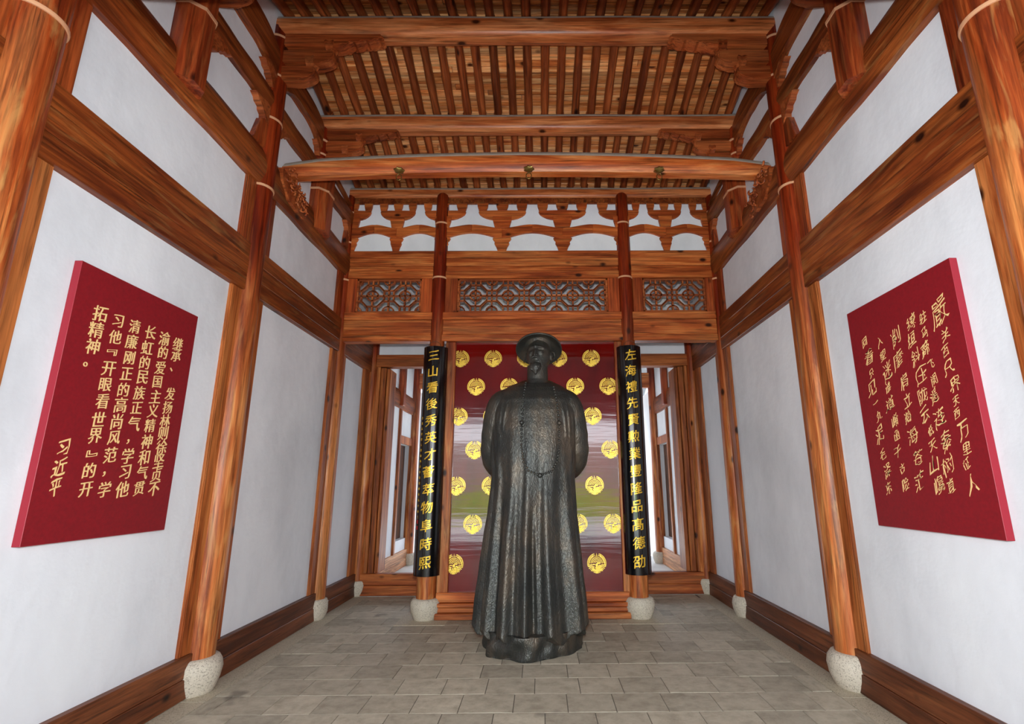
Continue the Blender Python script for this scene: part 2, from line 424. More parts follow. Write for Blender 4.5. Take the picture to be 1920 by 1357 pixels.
for s in (-1, 1):
    x = -2.404 if s < 0 else 2.41
    L = SIDE[s]
    column(x, D, .24, 5.42, .155, .125, 'broad weathered fir column on the %s wall, nearest the viewer' % L, [3.70], Wcol2)
    column(x, A, .22, 5.74, .125, .105, 'tall round fir column with pale hoops between two white bays of the %s wall' % L, [4.03, 4.72, 5.19, 5.62], Wcol, True)
    column(x, B, .20, 5.16, .105, .085, 'slim fir column on the %s wall level with the carved timber screen' % L, [3.98, 4.5, 4.93], Wcol, True)
    column(s*2.36, C, .18, 3.9, .088, .08, 'short fir column in the corner of the %s rear doorway' % L, [])
    stone(x, D, .2, .25, 'granite drum under the nearest %s wall column' % L)
    stone(x, A, .185, .235, 'speckled granite drum under the %s column beside the red wall panel' % L)
    stone(x, B, .15, .21, 'granite drum under the %s wall column next to the timber screen' % L)
    stone(s*2.355, C, .125, .19, 'small granite drum beside the %s rear doorway sill' % L)
    stone(s*2.35, FF, .15, .2, 'distant granite drum seen through the %s doorway' % L)
    column(s*2.37, FF, .2, 4.05, .105, .09, 'gallery column seen through the %s doorway' % L, [])
for s, x in ((-1, -1.165), (1, 1.21)):
    column(x, B-.02, .20, 5.17, .107, .082, 'round fir column behind the %s black couplet board' % SIDE[s], [4.0, 4.76], Wcol, True)
    stone(x, B-.02, .165, .215, 'rounded granite drum at the foot of the %s couplet column' % SIDE[s])
# hanging posts (octagonal, bottoms cut flat)
def hpost(s, y, z0, z1, hw, label, bz):
    t = thing('hanging_post', label, 'post', (s*WX, y, z0))
    dep = .165
    pts = [(s*(WX+.02), y-hw), (s*(WX-dep*.55), y-hw), (s*(WX-dep), y-hw*.45), (s*(WX-dep), y+hw*.45), (s*(WX-dep*.55), y+hw), (s*(WX+.02), y+hw)]
    bm = NB(); prism(bm, pts, 2, z0, z1)
    for v in bm.verts:
        if v.co.z < z0+.01: v.co.z += .0
    mk('shaft', bm, Wred_z, t)
    for b in bz:
        q = .008
        pts2 = [(s*(WX+.01), y-hw-q), (s*(WX-dep*.55-q*.5), y-hw-q), (s*(WX-dep-q), y-hw*.45-q*.5), (s*(WX-dep-q), y+hw*.45+q*.5), (s*(WX-dep*.55-q*.5), y+hw+q), (s*(WX+.01), y+hw+q)]
        bm = NB(); prism(bm, pts2, 2, b-.011, b+.011); mk('band', bm, Band, t)
for s in (-1, 1):
    hpost(s, P0-.09, 4.13, 5.42, .125, 'chunky faceted hanging post high on the %s wall near the top of the view' % SIDE[s], [4.72])
    hpost(s, P2+.04, 4.15, 5.0, .155, 'faceted hanging post on the %s wall behind the long tie beam' % SIDE[s], [4.62])
    column(s*(WX-.02), P2-.02, 5.0, 5.42, .085, .08, 'stub column carrying the middle purlin on the %s wall' % SIDE[s], [5.25, 5.07])

# ------------------------------------------------------------------ side wall beams
def arc(y0, y1, zend, rise, n=14, pw=2.):
    return [(y0+(y1-y0)*i/n, zend+rise*(1-abs(2*i/n-1)**pw)) for i in range(n+1)]
def ragged(pts, a=.008):
    return [(p[0]+R.uniform(-a, a), p[1]+R.uniform(-a, a)) for p in pts]
def logbeam(s, y0, y1, z0, z1, dep, label, mat=Wred_y, name='wall_beam'):
    # half log with a flat foot, set into the wall
    h = z1-z0; prof = [(-.02, 0), (dep*.62, 0), (dep*.8, h*.16), (dep, h*.34), (dep, h*.55), (dep*.8, h*.82), (dep*.4, h), (-.02, h)]
    bm = NB(); n = 8; rings = []
    for i in range(n+1):
        y = y0+(y1-y0)*i/n
        rings.append([bm.verts.new((s*(WX-d), y, z0+z+.006*math.sin(i*1.7+z0*9))) for d, z in prof])
    for a, b in zip(rings, rings[1:]):
        for i in range(len(prof)-1): bm.faces.new((a[i], a[i+1], b[i+1], b[i]))
    bm.faces.new(rings[0]); bm.faces.new(rings[-1][::-1])
    return prop(mk(name, bm, mat, None, 'auto'), label, 'beam')
def plankbeam(s, y0, y1, z0, z1, dep, label, n=3, mat=Wred_y):
    t = thing('wall_beam', label, 'beam', (s*WX, (y0+y1)/2, z0))
    zs = [z0+(z1-z0)*i/n for i in range(n+1)]
    for i in range(n):
        bm = NB(); box(bm, s*(WX+.02), s*(WX-dep+R.uniform(-.004, .004)), y0, y1, zs[i]+.001, zs[i+1]-.001, .004)
        mk('plank', bm, mat, t)
    return t
for s in (-1, 1):
    L = SIDE[s]
    plankbeam(s, D+.12, A-.1, 3.035, 3.46, .05, 'wide reddish tie beam above the red panel on the %s wall' % L)
    plankbeam(s, -1.2, D-.12, 3.035, 3.46, .05, 'tie beam of the porch at the %s edge, in front of the nearest column' % L)
    plankbeam(s, A+.1, B-.09, 3.035, 3.46, .05, 'wide reddish tie beam of the middle bay on the %s wall' % L)
    plankbeam(s, B+.09, C-.06, 3.04, 3.46, .05, 'short tie beam behind the timber screen on the %s wall' % L, 2)
    logbeam(s, D+.02, A-.07, 4.04, 4.39, .08, 'long half-round log beam high in the nearest bay of the %s wall' % L)
    logbeam(s, -1.2, D-.02, 4.04, 4.39, .08, 'half-round log beam of the porch on the %s wall' % L)
    logbeam(s, A+.05, B-.05, 4.04, 4.39, .08, 'half-round log beam under the hanging post in the middle bay of the %s wall' % L)
    logbeam(s, P0+.0, A-.02, 4.81, 5.03, .07, 'upper log beam from hanging post to near hooped column, %s wall' % L)
    logbeam(s, D+.1, P0-.12, 4.81, 5.03, .07, 'upper log beam left of the nearest hanging post, %s wall' % L if s < 0 else 'upper log beam right of the nearest hanging post, right wall')
    logbeam(s, A+.02, P2-.03, 4.78, 5.01, .07, 'upper log beam between hooped column and stub column, %s wall' % L)
    logbeam(s, P2+.1, B-.02, 4.74, 4.97, .08, 'upper log beam meeting the timber screen, %s wall' % L)
    # curved struts under the roof
    def crescent(y0, y1, zb, rb, zt, rt, label, dep=.07):
        pts = ragged(arc(y0, y1, zb, rb, 14, 3.5), .004)+arc(y0, y1, zt, rt, 14, 2.6)[::-1]
        o = wallpiece(s, 'curved_strut', pts, dep, Wred_y); prop(o, label, 'strut'); return o
    crescent(P0+.0, A-.06, 5.12, .15, 5.42, .12, 'crescent strut under the ridge, near side of the hooped column, %s wall' % L)
    crescent(A+.06, P2-.07, 5.12, .15, 5.41, .09, 'crescent strut under the ridge, far side of the hooped column, %s wall' % L)
    crescent(D+.1, P0-.12, 4.95+.12, .12, 5.24, .14, 'crescent strut at the top edge of the nearest bay, %s wall' % L)
    pts = [(P2+.16, 5.11), (5.6, 5.1), (5.85, 5.07), (B-.06, 5.03), (B-.06, 5.0), (5.85, 5.035), (5.6, 5.065), (P2+.16, 5.075)]
    prop(wallpiece(s, 'curved_strut', pts, .05, Wred_y, None, .004), 'thin curved strut just above the upper beam by the timber screen, %s wall' % L, 'strut')
    # carved shoulder brackets in the corners of the plaster fields
    def shoulder(y, dr, zt, h, w, label):
        q = [(0, 0), (w*.25, -.0), (w, -.03), (w*.98, -h*.18), (w*.8, -h*.26), (w*.72, -h*.4), (w*.5, -h*.46), (w*.45, -h*.62), (w*.3, -h*.7), (w*.26, -h*.9), (w*.1, -h), (0, -h)]
        pts = [(y+dr*a, zt+b) for a, b in q]
        prop(wallpiece(s, 'shoulder_bracket', pts, .06, Wcarve, None, .006), label, 'bracket')
    shoulder(A-.1, -1, 4.82, .2, .24, 'small carved bracket under the upper beam, near side of the hooped column, %s wall' % L)
    shoulder(P0+.12, 1, 4.82, .16, .22, 'small carved bracket under the upper beam, far side of the nearest hanging post, %s wall' % L)
    shoulder(P0-.12, -1, 4.82, .16, .22, 'small carved bracket under the upper beam, near side of the nearest hanging post, %s wall' % L)
    shoulder(A+.1, 1, 4.79, .14, .18, 'small carved bracket under the upper beam, far side of the hooped column, %s wall' % L)
    shoulder(B-.08, -1, 4.76, .22, .16, 'small carved bracket against the column by the timber screen, %s wall' % L)
    shoulder(A-.09, -1, 5.22, .19, .2, 'small carved bracket under the crescent strut, near side of the hooped column, %s wall' % L)
    shoulder(P2-.09, -1, 5.2, .17, .12, 'small carved bracket beside the stub column, %s wall' % L)
    shoulder(A-.1, -1, 4.6, .55, .13, 'tall narrow bracket against the hooped column above the half-round beam, %s wall' % L) if 0 else None
    wallpiece(s, 'board', [(A-.27, 4.39), (A-.09, 4.39), (A-.09, 4.7), (A-.2, 4.62)], .05, Wred_z, walls[s], .004)
    wallpiece(s, 'board', [(B-.2, 4.39), (B-.07, 4.39), (B-.07, 4.66), (B-.16, 4.62)], .05, Wred_z, walls[s], .004)
    # gallery beyond the doorway
    logbeam(s, C+.2, FF-.06, 2.76, 3.08, .05, 'plain tie beam of the rear gallery on the %s side' % L)
    bm = NB(); box(bm, s*(WX+.0), s*(WX-.1), 8.95, 9.1, 2.8, 3.9, .01)
    prop(mk('gallery_post', bm, Wred_z), 'short square post on the gallery beam seen through the %s doorway' % L, 'post')
    bm = NB(); box(bm, s*(WX+.01), s*(WX-.03), 9.17, 10.0, 2.16, 2.3, .004); mk('board', bm, Wboard_z, walls[s])
    d = thing('door_%d' % (3 if s < 0 else 4), None, None, (s*(WX+.12), 9.58, .48)); d['kind'] = 'structure'
    for k in range(4):
        bm = NB(); box(bm, s*(WX+.1), s*(WX+.14), 9.17+k*.2075+.003, 9.17+(k+1)*.2075-.003, .48, 2.16, .004); mk('plank', bm, Wdark_z, d)

# ------------------------------------------------------------------ roof
ceil_bm = NB()
ypts = [-1.7, D, P0, A, P2, B, C, 11.0, 12.6]
for y0, y1 in zip(ypts, ypts[1:]):
    z0, z1 = roofz(y0)+.035, roofz(y1)+.035
    prism(ceil_bm, [(y0, z0), (y1, z1), (y1, z1+.1), (y0, z0+.1)], 0, -WX-.2, WX+.2)
ceiling = struct('ceiling', ceil_bm, GreyRoof)
def slope_frame(y0, y1, off):
    z0, z1 = roofz(y0), roofz(y1); L = math.hypot(y1-y0, z1-z0)
    return Vector((0, y0, z0)), Vector((0, (y1-y0)/L, (z1-z0)/L)), L
raf_mesh = {}
def rafters(y0, y1, r=.047):
    o, d, L = slope_frame(y0, y1, 0); nrm = Vector((0, -d.z, d.y)); ang = math.atan2(d.z, d.y)
    for k in range(27):
        x = -2.34+k*.18
        key = (round(L, 3), k % 4)
        if key not in raf_mesh:
            bm = NB(); n = 10; prof = [(-r*.8, 0), (-r*.98, -.03), (-r*.7, -.065), (-r*.2, -.085), (r*.35, -.083), (r*.85, -.058), (r*.98, -.02), (r*.8, 0)]
            rings = []
            for i in range(n+1):
                w = 1+.06*math.sin(i*1.3+k*2); rings.append([bm.verts.new((px*w, i/n*L, pz*w)) for px, pz in prof])
            for a, b in zip(rings, rings[1:]):
                for i in range(len(prof)-1): bm.faces.new((a[i], a[i+1], b[i+1], b[i]))
            bm.faces.new(rings[0][::-1]); bm.faces.new(rings[-1])
            bmesh.ops.recalc_face_normals(bm, faces=bm.faces)
            me = bpy.data.meshes.new('rafter'); bm.to_mesh(me); bm.free(); me.materials.append(Wraf)
            for p in me.polygons: p.use_smooth = True
            me.set_sharp_from_angle(angle=math.radians(50)); raf_mesh[key] = me
        ob = bpy.data.objects.new('rafter', raf_mesh[key]); COL.objects.link(ob); ob.parent = ceiling
        ob.location = Vector((x+R.uniform(-.008, .008), y0, roofz(y0))) - Vector(ceiling['_o']); ob.rotation_euler = (ang, 0, 0)
for y0, y1 in ((P0-.15, P0), ): pass
for y0, y1 in ((D, P0), (P0, A), (A, P2), (P2, B), (B, C)): rafters(y0, y1)
def planks(y0, y1, pitch=.066):
    o, d, L = slope_frame(y0, y1, 0); ang = math.atan2(d.z, d.y); n = max(1, round(L/pitch)); w = L/n
    for k in range(n):
        cut = R.uniform(-1.6, 1.6)
        for xa, xb in ((-WX, cut), (cut, WX)):
            bm = NB(); j = R.uniform(0, .006)
            box(bm, -(xb-xa)/2+.002, (xb-xa)/2-.002, .0015, w-.0015, j, .03, .003)
            me = bpy.data.meshes.new('plank'); bm.to_mesh(me); bm.free(); me.materials.append(Wplank)
            ob = bpy.data.objects.new('plank', me); COL.objects.link(ob); ob.parent = ceiling
            p = o+d*(k*w); ob.location = Vector(((xa+xb)/2, p.y, p.z)) - Vector(ceiling['_o']); ob.rotation_euler = (ang, 0, 0)
for y0, y1 in ((P0, A), (A, P2), (P2, B), (B, C)): planks(y0, y1)

# purlins
def purlin(y, z, r, label, x0=-WX, x1=WX, sq=.9):
    bm = NB(); n = 16; seg = 20; rings = []
    for i in range(n+1):
        x = x0+(x1-x0)*i/n; w = 1+.03*math.sin(i*.9+y)
        ring = []
        for k in range(seg):
            a = 2*PI*k/seg; ca, sa = math.cos(a), math.sin(a)
            e = .75; f = lambda t: math.copysign(abs(t)**e, t)
            ring.append(bm.verts.new((x, y+f(ca)*r*sq*w, z+f(sa)*r*w)))
        rings.append(ring)
    for a, b in zip(rings, rings[1:]):
        for i in range(seg): bm.faces.new((a[i], a[(i+1) % seg], b[(i+1) % seg], b[i]))
    bm.faces.new(rings[0][::-1]); bm.faces.new(rings[-1])
    o = mk('purlin', bm, [Wpur_x, PaleTop], None, 'auto')
    for p in o.data.polygons:
        if p.normal.z > .3 and abs(p.normal.x) < .5: p.material_index = 1
    return prop(o, label, 'purlin')
purlin(A, 5.765, .12, 'thick ridge purlin, topmost of the long timbers across the hall')
purlin(P2, 5.50, .11, 'middle purlin under the sloping rafters')
purlin(B, 5.22, .085, 'lowest purlin resting on top of the carved timber screen')
purlin(P0, 5.50, .11, 'front purlin just above the top edge of the view')
# brackets carrying the purlins
def roof_bracket(s, y, zt, k, label, wing=True):
    """zt = underside of purlin; k = scale"""
    x0 = s*(WX-.07)
    t = thing('roof_bracket', label, 'bracket', (x0, y, zt-.42*k))
    def P(pts): return [(x0-s*px*k, zt+pz*k) for px, pz in pts]
    def part(name, pts, dy, mat=Wcarve, bev=.008):
        bm = NB(); prism(bm, P(pts), 1, y-dy*k, y+dy*k)
        es = [e for e in bm.edges if abs(e.verts[0].co.y-e.verts[1].co.y) < 1e-6]
        bmesh.ops.bevel(bm, geom=es, offset=bev*k, segments=2, affect='EDGES')
        return mk(name, bm, mat, t)
    w = [(0, .05), (.86, .05), (.93, .03), (.95, -.01)]
    for i in range(13):
        f = i/12; w.append((.93-.36*f, -.03-.055*f+.012*math.sin(f*18)+(.012 if i % 2 else 0)))
    w += [(.52, -.11), (0, -.11)]
    part('wing', w, .07, Wcarve, .012)
    def arm(x1, za, zb):
        h = za-zb; pts = [(0, za), (x1, za)]
        for i in range(8):
            a = i/7*PI/2; pts.append((x1+.03-.0*i+.02*math.sin(a*2)-(1-math.cos(a))*h*.9, za-.02-math.sin(a)*(h-.02)))
        pts += [(0, zb)]
        part('arm', pts, .065, Wcarve, .012)
    arm(.46, -.15, -.30); arm(.29, -.33, -.48)
    for px, pz in ((.44, -.1), (.27, -.28)):
        bm = NB()
        hw = .062*k
        xc, zc = x0-s*px*k, zt+pz*k
        lathe(bm, [(.045*k, -.065*k), (.062*k, -.02*k), (.075*k, .03*k), (.06*k, .06*k)], (xc, y, zc), 12)
        for v in bm.verts:
            a = math.atan2(v.co.y-y, v.co.x-xc); q = 1+.14*math.cos(6*a); v.co.x = xc+(v.co.x-xc)*q; v.co.y = y+(v.co.y-y)*q*1.15
        mk('carved_knob', bm, Wcarve, t, 'auto')
for s in (-1, 1):
    L = SIDE[s]
    roof_bracket(s, A, 5.64, 1.0, 'large stepped bracket under the ridge purlin on the %s' % L)
    roof_bracket(s, P2, 5.39, .88, 'stepped bracket under the middle purlin on the %s' % L)
    roof_bracket(s, P0, 5.39, .9, 'shaded bracket at the top edge of the view on the %s' % L)

# long tie beam with hooks and carved corbels
TY = 4.5
bm = NB(); n = 40; rings = []
def tiez(x): return .085*(1-(x/2.4)**2)
for i in range(n+1):
    x = -2.39+4.78*i/n; c = tiez(x); hw = .085; e = min(1, (2.39-abs(x))/.35); z0 = 4.375+c*.6; z1 = 4.545+.03*e+c*1.1
    prof = [(-hw*.55, z0), (-hw, z0+.05), (-hw, z1-.085), (-hw*.5, z1-.02), (0, z1), (hw*.6, z1-.015), (hw, z1-.06), (hw, z0+.05), (hw*.55, z0)]
    rings.append([bm.verts.new((x, TY+py, pz)) for py, pz in prof])
m_ = len(rings[0])
for a, b in zip(rings, rings[1:]):
    for i in range(m_): bm.faces.new((a[i], a[(i+1) % m_], b[(i+1) % m_], b[i]))
bm.faces.new(rings[0][::-1]); bm.faces.new(rings[-1])
tie_ = mk('tie_beam', bm, [Wtie_x, PaleTop], None, 'auto')
for p in tie_.data.polygons:
    if .4 < p.normal.z and abs(p.normal.x) < .5: p.material_index = 1
prop(tie_, 'slightly arched orange tie beam with three brass hooks spanning the hall', 'beam')
for x, w in ((-1.25, 'left'), (.015, 'middle'), (1.29, 'right')):
    zb = 4.375+tiez(x)*.6
    t = thing('lantern_hook', 'brass ring hook under the arched tie beam, %s one of three' % w, 'hook', (x, TY-.06, zb-.08), 'brass hooks under the tie beam')
    bm = NB()
    c0 = (x, TY-.075, zb+.02)
    lathe(bm, [(.018, -.022), (.04, -.012), (.05, 0), (.046, .012)], (c0[0], c0[1], c0[2]-.012), 14)
    for v in bm.verts:
        a = math.atan2(v.co.y-c0[1], v.co.x-c0[0]); q = 1+.12*math.cos(7*a); v.co.x = x+(v.co.x-x)*q; v.co.y = c0[1]+(v.co.y-c0[1])*q
    mk('rosette', bm, Brass, t, 'auto')
    bm = NB(); pts = [(x+.026*math.sin(2*PI*i/18), TY-.075+.004*i/18, zb-.062+.032*math.cos(2*PI*i/18)) for i in range(19)]
    tube(bm, pts, .0045, 6); mk('ring', bm, Brass, t, True)
for s in (-1, 1):   # openwork carved corbels
    t = thing('carved_corbel', 'openwork carved corbel under the %s end of the arched tie beam' % SIDE[s], 'corbel', (s*WX, 4.48, 4.12))
    bm = NB()
    prism(bm, [(4.28, 4.36), (4.72, 4.34), (4.74, 4.2), (4.66, 4.1), (4.45, 4.12), (4.3, 4.24)], 0, s*(WX+.01), s*(WX-.1))
    mk('block', bm, Wcarve, t)
    rr = random.Random(5+s)
    bm = NB()
    for k in range(34):
        a = rr.random(); yy = 4.3+.42*a+rr.uniform(-.03, .03); zz = 4.34-.2*a+rr.uniform(-.06, .07); xx = s*(WX-.1-rr.uniform(0, .07))
        r0 = rr.uniform(.014, .034); th = rr.uniform(0, 6.28); tilt = rr.uniform(-.6, .6); pts = []
        for i in range(12):
            f = i/11; an = th+f*4.6; rad = r0*(1.25-f)
            pts.append((xx-s*(.02*f+tilt*.02*math.cos(an)), yy+rad*math.cos(an), zz+rad*math.sin(an)))
        tube(bm, pts, [.011*(1.1-i/14) for i in range(12)], 6)
    c_ = mk('scrollwork', bm, Wcarve, t, True)

# ------------------------------------------------------------------ carved timber screen wall (level B)
YB = 6.13
# upper plaster
bm = NB(); box(bm, -WX, WX, 6.125, 6.22, 4.36, 5.27)
wall_back = struct('wall_back', bm, Plaster)
ps = [(-2.33, -1.25), (-1.08, 1.125), (1.295, 2.33)]
spans = [(-2.33, -1.165), (-1.165, 1.21), (1.21, 2.33)]
nm3 = ['left', 'middle', 'right']
def xbeam(name, x0, x1, z0, z1, yf, th, label, zc, mat=Wbeam_x):
    t = thing(name, label, 'beam', ((x0+x1)/2, yf+th/2, z0))
    zz = [z0]+list(zc)+[z1]
    for i in range(len(zz)-1):
        bm = NB(); box(bm, x0, x1, yf+(.012 if i == 1 and len(zz) > 3 else 0)+R.uniform(0, .004), yf+th, zz[i]+.001, zz[i+1]-.001, .006)
        mk('plank', bm, mat, t)
for (x0, x1), w in zip(spans, nm3):
    xbeam('screen_beam', x0, x1, 3.16, 3.54, 6.08, .14, 'planked fir beam over the %s' % ('red lacquer panel' if w == 'middle' else w+' doorway'), (3.245, 3.44))
    xbeam('screen_beam', x0, x1, 4.0, 4.38, 6.10, .12, 'planked fir beam above the %s lattice window' % w, (4.1, 4.17, 4.28))
# under-purlin beam and capping
xbeam('screen_beam', -2.33, 2.33, 5.05, 5.14, 6.1, .1, 'narrow dark beam directly under the lowest purlin', (), Wred_y)
# stiles by the lattice
for x0, x1 in ((-2.35, -2.21), (-1.39, -1.25), (-1.09, -.93), (.98, 1.13), (1.3, 1.43), (2.23, 2.35)):
    bm = NB(); box(bm, x0, x1, 6.11, 6.2, 3.54, 4.0, .005); mk('stile', bm, wood('stile_fir', S(116, 40, 14), S(150, 62, 24), S(176, 88, 40), Z_) if 'stile_fir' not in MATS else MATS['stile_fir'], wall_back)
# fretwork
def fret_unit(xc, w, edge=0):
    """blocks and arms centred on block axis xc, unit pitch w; edge -1/1: half unit only on that side"""
    lim0 = xc if edge == 1 else -99; lim1 = xc if edge == -1 else 99
    k = w/.72
    def add(name, half, y0=6.10, y1=6.185):
        # half = right-hand outline points from top to bottom, mirrored
        ptsR = [(xc+a*k, z) for a, z in half]; ptsL = [(xc-a*k, z) for a, z in half][::-1]
        if edge == 1: pts = [(xc, half[0][1])]+ptsR+[(xc, half[-1][1])]
        elif edge == -1: pts = [(xc, half[-1][1])]+ptsL+[(xc, half[0][1])]
        else: pts = ptsR+ptsL
        bm = NB(); prism(bm, pts, 1, y0, y1, .0)
        es = [e for e in bm.edges if all(abs(v.co.y-y0) < 1e-6 for v in e.verts)]
        bmesh.ops.bevel(bm, geom=es, offset=.006, segments=1, affect='EDGES')
        return mk(name, bm, MATS['fret_fir'], wall_back)
    add('block', [(.085, 4.575), (.112, 4.552), (.10, 4.525), (.08, 4.505), (.088, 4.475), (.066, 4.43), (.05, 4.38)])
    # arched arm: each unit carries half arches to both sides
    top = []; bot = []
    for i in range(11):
        f = i/10; x = f*w/2/k
        top.append((x, 4.695+.05*math.sin(f*PI/2)**2)); bot.append((x, 4.555+.075*math.sin(min(1, max(0, (f-.16)/.84))*PI/2)))
    # outline right half
    ptsR = [(xc+a*k, z) for a, z in top]+[(xc+a*k, z) for a, z in bot[::-1]]
    ptsL = [(xc-a*k, z) for a, z in top]+[(xc-a*k, z) for a, z in bot[::-1]]
    if edge != -1:
        bm = NB(); prism(bm, ptsR, 1, 6.09, 6.185, .004); mk('arched_arm', bm, MATS['fret_fir'], wall_back)
    if edge != 1:
        bm = NB(); prism(bm, ptsL, 1, 6.09, 6.185, .004); mk('arched_arm', bm, MATS['fret_fir'], wall_back)
    add('block', [(.115, 4.865), (.11, 4.80), (.085, 4.70)], 6.085)
    add('boat_arm', [(.05, 4.955), (.275, 4.955), (.285, 4.93), (.27, 4.895), (.235, 4.865), (.19, 4.84), (.14, 4.825), (.11, 4.82)])
    add('block', [(.075, 5.055), (.07, 5.01), (.05, 4.95)], 6.09)
    for sg in (-1, 1):
        if edge and sg != edge: continue
        q = xc+sg*.235*k; h = [(.065, 5.055), (.062, 5.01), (.045, 4.95)]
        pts = [(q+a*k, z) for a, z in h]+[(q-a*k, z) for a, z in h][::-1]
        bm = NB(); prism(bm, pts, 1, 6.09, 6.185, .004); mk('block', bm, MATS['fret_fir'], wall_back)
wood('fret_fir', S(136, 54, 20), S(176, 82, 32), S(206, 120, 58), X_, .45, True, 1, .2)
w3 = (1.21+1.165)/3
for k_, e in ((0, 1), (1, 0), (2, 0), (3, -1)): fret_unit(-1.165+k_*w3, w3, e)
w2 = 1.165/2
for k_, e in ((0, 1), (1, 0), (2, -1)): fret_unit(-2.33+k_*w2, w2, e)
w2 = 1.12/2
for k_, e in ((0, 1), (1, 0), (2, -1)): fret_unit(1.21+k_*w2, w2, e)
# lattice windows
Wlat = wood('lattice_fir', S(120, 52, 22), S(158, 78, 36), S(186, 108, 58), X_, .45, False, 1, .2)
def lattice(x0, x1, xo, label):
    z0, z1 = 3.545, 3.995; zc = 3.775; y = 6.15; u = .000620*1.0
    t = thing('lattice_window', label, 'lattice', ((x0+x1)/2, y, z0))
    th = .009; dy = .022
    fr = NB()
    for a, b, c_, d_ in ((x0, x1, z0, z0+.022), (x0, x1, z1-.022, z1), (x0, x0+.022, z0, z1), (x1-.022, x1, z0, z1)): box(fr, a, b, y-.03, y+.03, c_, d_, .003)
    mk('frame', fr, Wlat, t)
    X0, X1, Z0, Z1 = x0+.02, x1-.02, z0+.02, z1-.02
    def bar(bm, p, q, w=th):
        # clip to the opening
        (ax, az), (bx, bz) = p, q; t0, t1 = 0., 1.; dx, dz = bx-ax, bz-az
        for pp, qq in ((-dx, ax-X0), (dx, X1-ax), (-dz, az-Z0), (dz, Z1-az)):
            if abs(pp) < 1e-9:
                if qq < 0: return
            else:
                r = qq/pp
                if pp < 0: t0 = max(t0, r)
                else: t1 = min(t1, r)
        if t0 >= t1: return
        a = Vector((ax+dx*t0, az+dz*t0)); b = Vector((ax+dx*t1, az+dz*t1)); d = (b-a).normalized(); n = Vector((-d.y, d.x))*w
        a -= d*.003; b += d*.003
        pts = [a+n, a-n, b-n, b+n]; prism(bm, [tuple(v) for v in pts], 1, y-dy, y+dy)
    hp, vp = .206, .211
    i0 = int((x0-xo)/hp)-2
    for i in range(i0, i0+16):
        cx = xo+i*hp
        if cx < x0-.15 or cx > x1+.15: continue
        if X0 < cx < X1:
            bm = NB(); bar(bm, (cx, Z0-.1), (cx, Z1+.1)); mk('bar', bm, Wlat, t)
        for cz in ((zc,) if i % 2 == 0 else (zc-vp, zc+vp)):
            bm = NB(); H, h = .144, .063; Hz, hz = .140, .058
            o8 = [(-h, Hz), (h, Hz), (H, hz), (H, -hz), (h, -Hz), (-h, -Hz), (-H, -hz), (-H, hz)]
            for a, b in zip(o8, o8[1:]+o8[:1]): bar(bm, (cx+a[0], cz+a[1]), (cx+b[0], cz+b[1]), .008)
            if bm.faces: mk('octagon', bm, Wlat, t)
            else: bm.free()
            bm = NB()
            rp_ = [(cx+.07*math.cos(2*PI*q/16+.2), cz+.066*math.sin(2*PI*q/16+.2)) for q in range(16)]
            for a, b in zip(rp_, rp_[1:]+rp_[:1]): bar(bm, a, b, .0085)
            if bm.faces: mk('ring', bm, Wlat, t)
            else: bm.free()
    bm = NB(); bar(bm, (X0-.1, zc), (X1+.1, zc)); mk('bar', bm, Wlat, t)
lattice(-2.21, -1.39, -2.01, 'octagon lattice window above the left doorway')
lattice(-.93, .98, -.70, 'long octagon lattice window above the red lacquer panel')
lattice(1.43, 2.23, 1.60, 'octagon lattice window above the right doorway')

